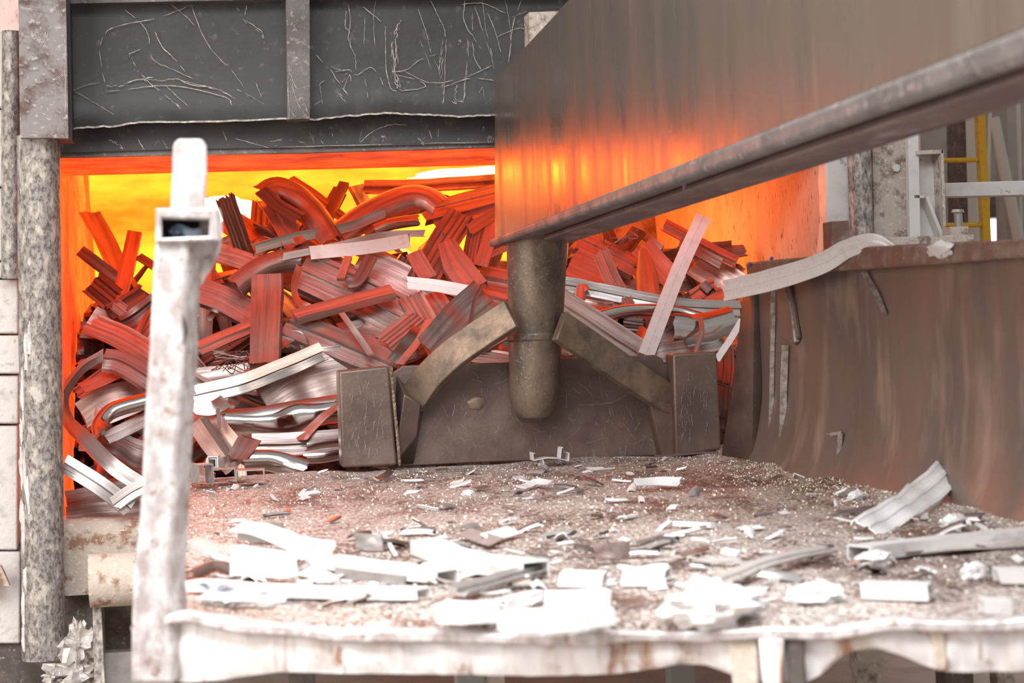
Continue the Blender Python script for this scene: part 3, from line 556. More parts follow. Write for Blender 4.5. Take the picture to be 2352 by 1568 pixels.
# ------------------------------------------------------------------ the scrap heap in the furnace mouth
TILT = {'alu_red': .95, 'alu_dull': .4, 'alu': .12, 'alu_dark': .5, 'alu_shine': .1, 'alu_white': .1, 'alu_overlit': 0}
def pileY(py): return 10.0+max(0, (1085-py))/655*1.25
CATS = {'strip': 'scrap strip', 'sheet': 'scrap sheet', 'tube': 'scrap tube', 'wad': 'scrap wad'}
def scrap(label, kind, m, wpx, pts, dy=0.0, roll=0, wide=1.0, t=.004, h=None, crumple=.006, torn=.012, n=22, name='scrap_strip', cat='scrap strip', group=None, d2=None):
    P = []
    for i, p in enumerate(pts):
        y = pileY(p[1])+dy+(p[2] if len(p) > 2 else 0)
        P.append(atY(p[0], p[1], max(9.72, y)))
    ym = sum(p.y for p in P)/len(P); w_ = px_m(wpx, ym); hh = px_m(h, ym) if h else None
    tl = TILT.get(m, .1); w_ *= 1+.3*tl; mb = MB(); sweep(mb, P, profile(kind, w_, t, hh), wide, roll, n, 'cam', crumple, torn, random.random()*50, tilt=tl)
    o = mb.build(name, m, smooth=32)
    return tag(o, label, cat, group)
H = 'aluminium strips and sheets heaped in the furnace mouth'
def S(label, kind, m, wpx, pts, **k): k.setdefault('group', H); return scrap(label, kind, m, wpx, pts, **k)
# left part, behind and left of the corner post
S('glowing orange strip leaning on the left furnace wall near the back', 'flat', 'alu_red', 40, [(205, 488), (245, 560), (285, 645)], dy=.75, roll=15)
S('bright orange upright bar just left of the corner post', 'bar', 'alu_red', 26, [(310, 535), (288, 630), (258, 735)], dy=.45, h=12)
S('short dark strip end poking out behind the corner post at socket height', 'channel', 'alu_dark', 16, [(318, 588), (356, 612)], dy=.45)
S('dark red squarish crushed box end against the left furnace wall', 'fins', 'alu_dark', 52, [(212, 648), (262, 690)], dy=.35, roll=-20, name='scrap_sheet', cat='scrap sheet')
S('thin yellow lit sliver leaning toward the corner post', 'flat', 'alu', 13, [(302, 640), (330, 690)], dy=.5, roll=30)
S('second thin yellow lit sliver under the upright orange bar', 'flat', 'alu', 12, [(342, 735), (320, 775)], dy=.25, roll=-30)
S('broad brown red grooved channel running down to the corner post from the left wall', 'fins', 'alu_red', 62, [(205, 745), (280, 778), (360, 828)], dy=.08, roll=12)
S('mauve channel with bright kinked top corner left of the corner post', 'groove', 'alu_dull', 46, [(238, 822), (280, 832), (360, 880)], dy=-.03, roll=8)
S('long bowed ribbon curling down along the left jamb from the kinked mauve channel', 'channel', 'alu', 32, [(240, 818), (190, 850), (152, 905), (158, 960), (205, 1015), (262, 1072), (322, 1112)], dy=-.1, roll=[70, 68, 66, 50, 15, 0, 0], n=40, h=10)
S('reddish short strip crossing behind the bowed ribbon', 'flat', 'alu_red', 26, [(188, 892), (270, 858)], dy=.1)
S('silver grooved bar slanting down from the round column at the bottom left', 'groove', 'alu', 38, [(146, 1062), (220, 1108), (300, 1168)], dy=-.2, roll=0, h=16)
S('silver flat bar meeting the slanting grooved bar in a V beside the post', 'step', 'alu', 34, [(262, 1158), (300, 1130), (350, 1105)], dy=-.22)
S('arched silver band looping out from behind the corner post', 'arc', 'alu_shine', 40, [(218, 1000), (222, 968), (262, 938), (345, 918)], dy=-.12, roll=[50, 40, 10, 0], n=30)
S('dark crumpled wad of thin sheet under the arched silver band', 'flat', 'alu_dark', 60, [(225, 1000), (300, 1030), (350, 1045)], dy=.05, crumple=.05, name='scrap_sheet', cat='scrap sheet')
S('mauve strip in the shade below the arched silver band', 'channel', 'alu_dull', 28, [(245, 1005), (345, 958)], dy=.02)
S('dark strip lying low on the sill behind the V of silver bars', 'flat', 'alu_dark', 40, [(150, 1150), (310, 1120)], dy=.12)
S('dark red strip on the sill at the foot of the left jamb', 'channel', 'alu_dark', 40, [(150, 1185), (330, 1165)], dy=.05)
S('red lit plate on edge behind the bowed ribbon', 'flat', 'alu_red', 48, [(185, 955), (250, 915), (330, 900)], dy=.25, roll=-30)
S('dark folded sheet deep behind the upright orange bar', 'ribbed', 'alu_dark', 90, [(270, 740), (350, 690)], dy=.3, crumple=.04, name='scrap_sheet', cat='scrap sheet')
# between the corner post and the pusher plate
S('brown mauve wide channel right of the corner post below the socket', 'channel', 'alu_dull', 58, [(455, 665), (520, 690), (590, 728)], dy=.1, roll=10)
S('two tone red and grey strip between corner post and broken upright channel', 'step', 'alu_red', 32, [(455, 800), (520, 772), (590, 742)], dy=.05)
S('orange shard beside the corner post cheek plate', 'flat', 'alu_red', 26, [(462, 600), (500, 655)], dy=.35)
S('small orange sliver low beside the corner post', 'flat', 'alu', 14, [(478, 735), (512, 690)], dy=.2)
S('upright broken channel with jagged torn top left of centre', 'channel', 'alu_dull', 62, [(612, 632), (610, 720), (606, 832)], dy=-.15, roll=-18, torn=.03, crumple=.018)
S('long two rail silver strip rising to the right from the corner post', 'step', 'alu_shine', 44, [(448, 908), (560, 880), (650, 845), (742, 806)], dy=-.2, roll=4)
S('arched mauve ribbon bent over behind the two rail silver strip', 'flat', 'alu', 24, [(560, 868), (620, 815), (662, 778), (690, 775), (712, 830)], dy=-.08, roll=[30, 35, 20, -20, -50], n=30)
S('broad mauve buckled sheet left of the pusher plate', 'flat', 'alu_dull', 120, [(610, 925), (690, 880), (800, 850)], dy=-.02, crumple=.03, roll=-14, name='scrap_sheet', cat='scrap sheet')
S('long mauve buckled strip lying across toward the pusher side tab', 'arc', 'alu', 44, [(490, 958), (590, 955), (690, 938), (800, 925)], dy=-.12, crumple=.02)
S('mirror bright rumpled foil sheet left of the pusher side tab', 'arc', 'alu_shine', 66, [(520, 985), (620, 985), (700, 965), (800, 948)], dy=-.16, roll=-25, crumple=.035, name='scrap_sheet', cat='scrap sheet')
S('reddish ribbon rising to the pusher side tab over the bright foil', 'flat', 'alu_red', 26, [(690, 1010), (735, 965), (790, 918)], dy=-.22, roll=25)
S('long flat mauve bar lying behind the bright folded sheets', 'step', 'alu_dull', 50, [(575, 1022), (690, 1018), (800, 1008)], dy=-.18)
S('bright rolled sheet with crushed end in front of the heap', 'arc', 'alu_shine', 52, [(562, 1058), (620, 1058), (700, 1082)], dy=-.28, roll=-10, crumple=.015, name='scrap_sheet', cat='scrap sheet')
S('upper white shining folded edge beside the pusher side tab', 'arc', 'alu_shine', 24, [(704, 1030), (740, 1024), (800, 1018)], dy=-.25, roll=-40)
S('lower white shining folded edge beside the pusher side tab', 'arc', 'alu_shine', 30, [(702, 1058), (740, 1056), (800, 1046)], dy=-.27, roll=-40)
S('small rumpled grey plate standing in front of the red sheet', 'flat', 'alu_dull', 46, [(545, 1052), (572, 1005)], dy=-.3, crumple=.03, roll=20, name='scrap_sheet', cat='scrap sheet')
S('red slanted sheet right of the corner post near the deck', 'flat', 'alu_red', 62, [(462, 955), (500, 1010), (548, 1062)], dy=-.14, roll=-25, name='scrap_sheet', cat='scrap sheet')
S('dark thin bar lying on the red slanted sheet', 'channel', 'alu_dark', 12, [(468, 958), (500, 1005), (536, 1058)], dy=-.22)
S('torn silver scrap end with ragged tip right of the corner post', 'flat', 'alu', 34, [(452, 935), (490, 940), (522, 918)], dy=-.22, crumple=.03, torn=.03)
S('hanging thin torn tail under the ragged silver end', 'flat', 'alu', 8, [(500, 940), (504, 985)], dy=-.24)
S('big mauve hood shaped sheet left of the ridge beam strip', 'arc', 'alu_dull', 54, [(545, 655), (590, 622), (640, 600), (692, 594)], dy=-.05, roll=-15, name='scrap_sheet', cat='scrap sheet')
S('broad diagonal mauve channel falling right from the heap centre', 'ribbed', 'alu_dull', 92, [(690, 618), (810, 672), (950, 742)], dy=-.02, roll=8, name='scrap_sheet', cat='scrap sheet')
S('bright mauve curl of ribbon on the broad diagonal channel', 'flat', 'alu', 20, [(686, 612), (676, 655), (684, 690), (712, 708)], dy=-.14, roll=[40, 50, 30, 10], n=24)
S('long red topped angle bar rising right across the heap centre', 'angle', 'alu_red', 30, [(676, 722), (790, 690), (902, 662)], dy=-.18, roll=15, h=18)
S('broad mauve plank falling right below the red topped angle bar', 'groove', 'alu_dull', 68, [(660, 738), (780, 790), (905, 842)], dy=-.1, roll=14)
S('thin bright silver rod leaning below the red topped angle bar', 'bar', 'alu', 13, [(786, 720), (820, 768), (852, 815)], dy=-.2, h=8)
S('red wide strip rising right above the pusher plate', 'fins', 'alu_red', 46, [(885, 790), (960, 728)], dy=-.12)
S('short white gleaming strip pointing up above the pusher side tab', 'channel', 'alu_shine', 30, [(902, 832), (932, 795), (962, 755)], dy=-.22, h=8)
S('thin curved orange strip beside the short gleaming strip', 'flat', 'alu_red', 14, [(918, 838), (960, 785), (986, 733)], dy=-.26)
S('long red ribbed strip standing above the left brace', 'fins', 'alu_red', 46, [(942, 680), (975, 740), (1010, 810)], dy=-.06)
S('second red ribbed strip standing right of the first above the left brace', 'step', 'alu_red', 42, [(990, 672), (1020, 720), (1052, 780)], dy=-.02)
S('short white striped channel lying level left of the grey pipe', 'groove', 'alu_overlit', 27, [(934, 648), (1000, 656), (1085, 670)], dy=-.15, h=9)
S('bright red pointed plank leaning left of the grey pipe', 'channel', 'alu_red', 52, [(1024, 552), (1052, 610), (1090, 660)], dy=-.08, wide=[.6, 1, 1])
S('large grey mauve sheet with a curled corner behind the left brace', 'flat', 'alu_dull', 118, [(1005, 822), (1065, 755), (1130, 690)], dy=-.24, roll=-20, crumple=.02, name='scrap_sheet', cat='scrap sheet')
S('dark curled flap on the large grey mauve sheet', 'arc', 'alu_dark', 14, [(1070, 790), (1085, 700), (1106, 655)], dy=-.36, roll=50)
S('broad dark ribbed strip rising to the boom end', 'fins', 'alu_dull', 62, [(970, 645), (1012, 570), (1062, 492)], dy=.02)
S('long thin mauve ribbon arching up from the left to the big arched sheet', 'flat', 'alu', 22, [(582, 572), (680, 545), (800, 520), (880, 490)], dy=-.06, roll=-10)
S('big red arched sheet along the top of the heap', 'arc', 'alu_red', 54, [(770, 540), (850, 482), (930, 446), (975, 448), (1008, 470)], dy=-.02, roll=-18, n=30, name='scrap_sheet', cat='scrap sheet')
S('dark fold beneath the big red arched sheet', 'channel', 'alu_dull', 40, [(830, 530), (900, 490), (985, 460)], dy=.05, roll=25)
S('thin silver edged rail below the big arched sheet', 'channel', 'alu', 14, [(650, 590), (780, 562), (880, 540), (975, 535)], dy=-.1)
S('white ended square tube below the thin silver rail', 'tube', 'alu_white', 28, [(715, 580), (830, 570), (942, 552)], dy=-.1, name='scrap_tube', cat='scrap tube')
S('bright white rumpled strip under the big arched sheet', 'arc', 'alu_shine', 30, [(860, 528), (905, 512), (962, 504)], dy=-.05, crumple=.02)
S('dark bent hood of sheet at the left peak of the heap', 'arc', 'alu_dull', 62, [(606, 448), (640, 430), (700, 455), (740, 500), (768, 545)], dy=-.1, roll=[-20, -10, 10, 20, 20], crumple=.02, n=30, name='scrap_sheet', cat='scrap sheet')
S('dark ragged lip under the bent hood at the left peak', 'channel', 'alu_dark', 26, [(600, 436), (640, 470), (690, 500)], dy=-.14, crumple=.02)
S('mauve plate inside the hollow of the bent hood', 'flat', 'alu_dull', 60, [(640, 540), (680, 490), (740, 530)], dy=.02, name='scrap_sheet', cat='scrap sheet')
S('red flank strip falling from the bent hood', 'step', 'alu_red', 40, [(615, 455), (650, 510), (680, 565)], dy=-.06)
S('orange plate leaning in the glow left of the bent hood', 'flat', 'alu_red', 58, [(520, 505), (560, 530), (620, 575)], dy=.35)
S('upright amber plate glowing behind the orange plate', 'fins', 'alu_dull', 58, [(612, 462), (606, 550)], dy=.4)
S('thin orange brown strip falling right behind the bent hood', 'step', 'alu_red', 20, [(668, 412), (720, 445), (795, 505)], dy=.35)
S('square dark orange rod standing out against the glow', 'bar', 'alu_dark', 20, [(790, 424), (752, 500)], dy=.2, h=16)
S('orange strip lying under the burner flame near the boom', 'step', 'alu_red', 32, [(838, 428), (950, 426), (1150, 412)], dy=.35)
S('red band lying below the burner flame at the boom end', 'groove', 'alu_red', 44, [(968, 486), (1050, 468), (1150, 440)], dy=.05)
S('red plank hidden partly by the boom end', 'flat', 'alu_red', 34, [(1000, 520), (1080, 500), (1150, 478)], dy=.06)
S('greyish pink strip end rising to the boom end', 'flat', 'alu', 26, [(1078, 528), (1140, 488)], dy=-.06)
S('grey ribbed upright strip beside the boom end', 'fins', 'alu_dull', 34, [(1078, 610), (1096, 520)], dy=-.02)
S('red brown strip leaning right beside the boom end', 'channel', 'alu_red', 24, [(1104, 612), (1136, 510)], dy=-.04)
S('amber thin bar just left of the pipe top', 'bar', 'alu', 14, [(1085, 605), (1180, 562)], dy=.1, h=7)
S('mauve red plate running behind the pipe from the left', 'step', 'alu_red', 52, [(1100, 632), (1200, 650)], dy=.08)
S('dark ribbed strip leaning down left in the heap middle', 'channel', 'alu_dark', 24, [(852, 588), (822, 640), (795, 648)], dy=-.14)
S('short red peg standing in front of the dark ribbed strip', 'bar', 'alu_red', 14, [(800, 590), (784, 640)], dy=-.2, h=10)
S('long dark red channel falling right from the thin mauve ribbon', 'channel', 'alu_dark', 46, [(640, 578), (720, 592), (810, 640)], dy=.0)
S('wide red mauve sheet right of the broad diagonal channel', 'flat', 'alu_dull', 84, [(815, 605), (900, 640), (995, 690)], dy=.06, name='scrap_sheet', cat='scrap sheet')
S('mauve sheet lying under the red topped angle bar', 'groove', 'alu_dull', 78, [(800, 735), (880, 720), (975, 735)], dy=.02, roll=-12, name='scrap_sheet', cat='scrap sheet')
S('dark red sheet behind the thin bright rod', 'flat', 'alu_red', 80, [(790, 780), (850, 770), (905, 800)], dy=.04, name='scrap_sheet', cat='scrap sheet')
S('short red strip upright in the amber hollow', 'flat', 'alu_red', 32, [(950, 580), (985, 640)], dy=-.06)
S('dull red plank beside the short white striped channel', 'step', 'alu_red', 44, [(1030, 655), (1165, 690)], dy=.04)
S('amber plate glowing in the hollow left of the bright red plank', 'flat', 'alu', 50, [(840, 620), (940, 600)], dy=.45, roll=-30, name='scrap_sheet', cat='scrap sheet')
S('red strip under the left brace beside the pipe', 'fins', 'alu_red', 36, [(1080, 815), (1180, 830)], dy=-.2)
S('short mauve bar crossing under the left brace', 'channel', 'alu_dull', 22, [(1100, 800), (1175, 760)], dy=-.25)
# right of the pipe
S('long white grooved bar leaning right of the pipe, tallest in the heap', 'groove', 'alu_overlit', 35, [(1617, 496), (1560, 620), (1484, 815)], dy=-.5, roll=6, h=10, torn=.004, crumple=0)
S('brown worn upright strip right of the pipe', 'ribbed', 'alu_dull', 36, [(1378, 578), (1405, 640), (1448, 722)], dy=-.22, roll=-10)
S('shiny pointed plate standing right of the worn upright strip', 'arc', 'alu', 58, [(1476, 572), (1484, 620), (1490, 680)], dy=-.12, wide=[.35, .95, 1], name='scrap_sheet', cat='scrap sheet')
S('red slanting strip behind the leaning white bar', 'flat', 'alu_red', 46, [(1472, 566), (1510, 605), (1556, 655)], dy=-.05)
S('long mauve rail running right from the pipe to the side wall', 'step', 'alu', 36, [(1292, 652), (1420, 676), (1560, 702), (1702, 708)], dy=-.25, crumple=.006)
S('silver arched edge strip below the long mauve rail', 'arc', 'alu_shine', 32, [(1380, 728), (1450, 714), (1550, 718), (1620, 735), (1692, 742)], dy=-.38, roll=-20, n=30)
S('bright copper tinted bowl of sheet above the right side tab', 'arc', 'alu_shine', 100, [(1545, 768), (1610, 770), (1692, 748)], dy=-.42, roll=-18, crumple=.02, name='scrap_sheet', cat='scrap sheet')
S('lower shining flap hanging from the copper tinted bowl', 'flat', 'alu_shine', 60, [(1562, 790), (1625, 785), (1682, 768)], dy=-.36, roll=30, crumple=.02, name='scrap_sheet', cat='scrap sheet')
S('vertical crease strip across the copper tinted bowl', 'arc', 'alu', 15, [(1612, 728), (1614, 765), (1600, 812)], dy=-.5, roll=40)
S('thin white strip end between side wall and right side tab', 'flat', 'alu_overlit', 16, [(1702, 738), (1680, 775), (1648, 825)], dy=-.55)
S('wide brown grey rail leaning down right from the pipe behind the right brace', 'step', 'alu_dull', 62, [(1280, 690), (1380, 755), (1490, 828)], dy=-.36, roll=-6)
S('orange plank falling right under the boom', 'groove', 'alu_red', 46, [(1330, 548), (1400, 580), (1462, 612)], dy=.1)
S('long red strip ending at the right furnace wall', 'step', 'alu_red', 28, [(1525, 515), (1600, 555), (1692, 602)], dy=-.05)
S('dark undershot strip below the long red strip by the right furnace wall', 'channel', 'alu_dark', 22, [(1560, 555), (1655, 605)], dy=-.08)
S('yellow lit bar glowing behind the leaning white bar', 'bar', 'alu', 20, [(1462, 530), (1520, 572)], dy=.3, h=8)
S('dark plank crossing under the boom in the glow', 'channel', 'alu_dark', 30, [(1410, 600), (1470, 525)], dy=.2)
S('small open tube end right of the leaning white bar', 'tube', 'alu_dark', 18, [(1615, 655), (1632, 672)], dy=-.3, h=14, name='scrap_tube', cat='scrap tube')
S('red block of crushed scrap beside the small open tube end', 'ribbed', 'alu_red', 56, [(1600, 690), (1655, 660)], dy=-.12, crumple=.04)
S('coiled dark fins below the silver arched strip', 'fins', 'alu_dark', 36, [(1432, 745), (1478, 752)], dy=-.3)
S('white glint strip standing beside the foot of the leaning white bar', 'flat', 'alu_shine', 28, [(1462, 800), (1482, 752)], dy=-.36)
S('copper tinted plate lying behind the foot of the leaning white bar', 'flat', 'alu', 40, [(1500, 790), (1565, 758)], dy=-.36, name='scrap_sheet', cat='scrap sheet')
S('brown dull flake bed above the right part of the pusher plate', 'flat', 'alu_dull', 44, [(1490, 815), (1580, 800)], dy=-.4, crumple=.04, name='scrap_sheet', cat='scrap sheet')
S('small red curl on the long mauve rail near the pipe', 'arc', 'alu_red', 20, [(1332, 685), (1336, 655), (1350, 668)], dy=-.3)
S('red strip below the long mauve rail near the pipe', 'step', 'alu_red', 32, [(1300, 705), (1420, 725)], dy=-.1)
S('dark red sheet beneath the boom right of the pipe', 'flat', 'alu_red', 74, [(1310, 600), (1400, 640)], dy=.1, name='scrap_sheet', cat='scrap sheet')
S('red plate leaning on the right furnace wall', 'flat', 'alu_red', 62, [(1600, 600), (1690, 660)], dy=.1, roll=-20, name='scrap_sheet', cat='scrap sheet')
S('mauve bar hidden between right brace and pusher plate', 'channel', 'alu_dull', 32, [(1300, 800), (1420, 790)], dy=-.18)

# pieces glimpsed in the gaps between and behind those
random.seed(5)
zones = [(150, 460, 'between the left jamb and the corner post'), (460, 760, 'between the corner post and the heap centre'), (760, 1165, 'between the heap centre and the grey pipe'), (1165, 1700, 'between the grey pipe and the side wall')]
def top_of_pile(px):
    L_ = [(150, 800), (200, 660), (330, 620), (460, 560), (540, 520), (620, 470), (760, 510), (900, 470), (1140, 470), (1400, 540), (1560, 540), (1690, 620)]
    return interp(L_, px) if px > 150 else 800
KINDS_ = ['flat', 'channel', 'ribbed', 'step', 'groove', 'fins', 'angle', 'arc']
for i in range(210):
    x = random.uniform(165, 1690); tp = top_of_pile(x); bot = 1080 if x > 460 else 1170
    if x > 790: bot = 870
    y = random.uniform(tp, bot)
    if any(a_ <= x <= b_ and c_ <= y <= d_ for a_, b_, c_, d_ in ((830, 965, 530, 640), (980, 1015, 580, 640), (1080, 1170, 540, 610), (460, 525, 470, 700), (1440, 1545, 510, 610), (280, 350, 520, 690), (1285, 1315, 580, 610))): continue
    layer = random.choice([.28, .42, .6]); d = pileY(y)+layer
    z = [q for q in zones if q[0] <= x < q[1] or q[1] == 1700][0]
    p = atY(x, y, d); a = random.gauss(0, .75); el = random.gauss(.0, .55); ln = random.uniform(.35, .85)
    dv = Vector((math.cos(a)*math.cos(el), .15*math.sin(a), math.sin(el)+.25*math.sin(a*3))).normalized()*ln/2
    e0, e1 = p-dv, p+dv
    for e in (e0, e1):
        e.x = min(max(e.x, XL+.05), XR-.06); e.z = min(max(e.z, -.86), .86)
    mid = (e0+e1)/2+Vector((random.uniform(-.03, .03), 0, random.uniform(-.05, .05)))
    mb = MB(); w_ = random.uniform(.035, .13)
    sweep(mb, [e0, mid, e1], profile(random.choice(KINDS_), w_, .004), 1, [random.uniform(-50, 50), random.uniform(-50, 50)], 12, 'cam', random.choice([.004, .012, .03]), .012, i, tilt=.7)
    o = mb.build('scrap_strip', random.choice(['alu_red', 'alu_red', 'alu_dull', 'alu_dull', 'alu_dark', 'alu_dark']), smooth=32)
    tag(o, 'half buried strip in the heap '+z[2], 'scrap strip', 'buried strips '+z[2])
# wiry tangle
wire = MB()
for k in range(26):
    c = random.choice([(530, 830), (620, 565), (1420, 555)]); p = [atY(c[0]+random.uniform(-45, 45), c[1]+random.uniform(-28, 28), pileY(c[1])+random.uniform(-.05, .12)) for _ in range(4)]
    sweep(wire, p, profile('bar', .005, 0, .005), n=16)
tag(wire.build('wire_swarf', 'alu_dark'), 'fine curly wire swarf caught in the heap', 'swarf', kind='stuff')
# unsorted bed of scrap beneath everything
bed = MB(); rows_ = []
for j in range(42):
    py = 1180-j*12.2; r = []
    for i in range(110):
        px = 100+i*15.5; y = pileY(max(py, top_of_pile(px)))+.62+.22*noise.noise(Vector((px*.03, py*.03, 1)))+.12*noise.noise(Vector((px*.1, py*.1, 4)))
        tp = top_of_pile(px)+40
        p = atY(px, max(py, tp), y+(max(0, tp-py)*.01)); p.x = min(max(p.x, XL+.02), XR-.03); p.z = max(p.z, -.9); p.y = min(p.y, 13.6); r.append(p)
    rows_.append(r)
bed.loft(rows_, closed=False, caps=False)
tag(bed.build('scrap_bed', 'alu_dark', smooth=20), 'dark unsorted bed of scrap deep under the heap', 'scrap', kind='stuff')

# ------------------------------------------------------------------ right of the furnace: frame, ladder, hall beyond
def lone(mb, name, m, label, cat, bv=0, group=None, smooth=40):
    o = mb.build(name, m, smooth=smooth)
    if bv: bevel(o, bv)
    return tag(o, label, cat, group)
lone(pxprism([(1896, 250), (1950, 250), (1956, 585), (1900, 585)], 9.97, .25), 'jamb_plate', 'white_paint', 'bright white vertical plate right of the furnace mouth', 'plate', .008)
m_ = MB(); m_.cyl(atY(1981, 600, 9.9), atY(1970, 240, 9.9), .062); lone(m_, 'jamb_pipe', 'column_steel', 'dark shiny vertical pipe right of the white jamb plate', 'pipe')
pp = lone(pxprism([(2002, 250), (2082, 250), (2088, 548), (2008, 548)], 9.98, .1), 'pitted_panel', 'pitted_plate', 'pitted tan plate with a white plug for a bright hole right of the dark pipe', 'plate', .004)
m_ = MB(); c = atY(2057, 386, 9.98); m_.cyl(c, c-Vector((0, .015, 0)), .02, n=20); m_.build('disc', 'white_paint', pp)  # white disc stands in for brightness seen through a hole
fb = thing('flanged_bracket', 'white painted flanged steel bracket with a diagonal gusset', 'bracket', tuple(atY(2125, 545, 9.95)))
pxprism([(2084, 250), (2108, 250), (2114, 546), (2090, 546)], 9.86, .04).build('inner_flange', 'white_paint', fb)
pxprism([(2106, 347), (2163, 344), (2171, 546), (2112, 546)], 9.95, .04).build('web', 'white_paint', fb)
pxprism([(2160, 344), (2167, 344), (2174, 546), (2168, 546)], 9.84, .15).build('outer_flange', 'pitted_plate', fb)
pxprism([(2106, 346), (2166, 343), (2166, 352), (2106, 355)], 9.84, .15).build('top_flange', 'pitted_plate', fb)
pxprism([(2126, 452), (2132, 450), (2168, 540), (2162, 546)], 9.86, .1).build('gusset', 'white_paint', fb)
pxprism([(2096, 448), (2122, 448), (2124, 454), (2096, 455)], 9.86, .1).build('cross_bar', 'white_paint', fb)
bp2 = lone(pxprism([(2000, 546), (2238, 538), (2240, 557), (2003, 566)], 9.55, .5), 'base_plate', 'pitted_plate', 'speckled grey base plate under the flanged bracket', 'plate', .006)
bt = thing('anchor_bolt', 'stubby grey anchor bolt with round head right of the flanged bracket', 'bolt', tuple(atY(2203, 545, 9.75)))
pxprism([(2181, 521), (2224, 519), (2226, 545), (2183, 546)], 9.72, .1).build('nut', 'pitted_plate', bt)
m_ = MB(); m_.cyl(atY(2203, 525, 9.77), atY(2200, 486, 9.77), .022, n=20); m_.build('shank', 'alu_grey', bt)
m_ = MB(); m_.cyl(atY(2200, 488, 9.77), atY(2200, 481, 9.77), .034, .03, 24); m_.build('head', 'pitted_plate', bt)
lone(pxprism([(2170, 420), (2700, 404), (2702, 441), (2171, 452)], 10.1, .12), 'rail_beam', 'white_paint', 'white painted horizontal beam running right from the flanged bracket', 'beam', .006)
ld = thing('ladder', 'yellow steel ladder behind the white horizontal beam', 'ladder', tuple(atY(2255, 600, 13)))
pxprism([(2243, 200), (2260, 200), (2318, 1400), (2300, 1400)], 13, .07).build('stile', 'yellow_paint', ld)
pxprism([(2060, 200), (2076, 200), (2134, 1400), (2118, 1400)], 13, .07).build('stile', 'yellow_paint', ld)
for py in (220, 367, 516): m_ = MB(); m_.cyl(atY(2066, py+3, 13.03), atY(2256, py, 13.03), .017, n=14); m_.build('rung', 'yellow_paint', ld)
struct('wall_hall', MB().box((3.6, 20.0, -1.7), (14, 20.3, 9)), 'hall_green')
struct('window_1', pxprism([(2266, 505), (2316, 503), (2317, 620), (2268, 620)], 19.9, .05), 'daylight')['label'] = 'bright daylight opening low beside the ladder'
def pole(a, b, y, r, m, l, n_='pole'): p_, q_ = atY(*a, y), atY(*b, y); q_ = q_+(q_-p_)*((-1.7-q_.z)/(q_.z-p_.z)); m_ = MB(); m_.cyl(p_, q_, r, n=18); lone(m_, n_, m, l, 'pole')
pole((2228, 180), (2240, 620), 15, .045, 'hall_pale', 'pale upright pole just left of the yellow ladder stile')
pole((2276, 180), (2266, 620), 16, .016, 'hall_pale', 'thin pale cable just right of the yellow ladder stile', 'cable')
pole((2282, 270), (2312, 415), 16, .05, 'hall_pale', 'diagonal grey brace pole right of the yellow ladder', 'brace_pole')
pole((2312, 405), (2316, 520), 16.2, .03, 'hall_green', 'short upright continuing below the diagonal brace pole')
pole((2338, 180), (2346, 620), 16, .018, 'hall_pale', 'thin pale upright pole near the right edge of the photo')
lone(pxprism([(2312, 150), (2420, 150), (2424, 640), (2318, 640)], 18, .3), 'hall_column', 'hall_green', 'grey green steel column at the right edge behind the white beam', 'column')
lone(pxprism([(2198, 150), (2222, 150), (2226, 640), (2206, 640)], 18.5, .3), 'hall_column', 'dark_gap', 'brownish column behind the pale pole left of the ladder', 'column')
lone(pxprism([(2268, 450), (2316, 448), (2316, 498), (2268, 500)], 19.5, .2), 'wall_ledge', 'dark_gap', 'brown ledge above the bright daylight opening', 'ledge')

# ------------------------------------------------------------------ offcuts lying on the deck
G2 = 'offcuts strewn over the charging table'
def D(label, kind, m, pts, hpx=10, wpx=None, roll=0, lift=0.0, crumple=.004, torn=.006, n=16, wide=1.0, name='offcut', cat='offcut', t=.004):
    base = [atZ(p[0], p[1], ZT+.008) for p in pts]
    ym = sum(b.y for b in base)/len(base); h = px_m(hpx, ym); w_ = px_m(wpx, ym) if wpx else max(.03, h*1.1)
    top = kind in ('channel', 'angle', 'groove'); P = []
    for p, b in zip(pts, base):
        z = deckz(b.x, b.y)+.008+lift+(p[2] if len(p) > 2 else 0)+(h if top else (h/2 if kind in ('tube', 'bar') else .006)); P.append(Vector((b.x, b.y, z)))
    mb = MB(); sweep(mb, P, profile(kind, w_, t, h), wide, roll, n, 'up', crumple, torn, random.random()*40)
    return tag(mb.build(name, m, smooth=32), label, cat, G2)
def U(label, m, quad, cat='offcut', name='offcut', dep=.006, bend=.01):     # a plate standing up on the deck, foot on the deck
    b0, b1 = atZ(*quad[2], ZT+.01), atZ(*quad[3], ZT+.01); n_ = Vector((0, 0, 1)).cross(b1-b0).normalized(); tl = at_plane(*quad[0], b1, n_); tr = at_plane(*quad[1], b0, n_)
    rows = []
    for j in range(8):
        v = j/7; r = []
        for i in range(8):
            u_ = i/7; p = tl.lerp(tr, u_).lerp(b1.lerp(b0, u_), v); r.append(p+n_*(bend*math.sin(3.1*u_)+.5*bend*noise.noise(Vector((u_*3, v*3, quad[0][0])))))
        rows.append(r)
    mb = MB(); mb.loft(rows, closed=False, caps=False); mb.loft([[p+n_*dep for p in r] for r in rows], closed=False, caps=False)
    rim_ = rows[0]+[r[-1] for r in rows[1:]]+rows[-1][-2::-1]+[r[0] for r in rows[-2:0:-1]]; k = len(rim_); o_ = len(mb.v); mb.add(rim_+[p+n_*dep for p in rim_], [(i, (i+1) % k, (i+1) % k+k, i+k) for i in range(k)])
    return tag(mb.build(name, m, smooth=32), label, cat, G2)
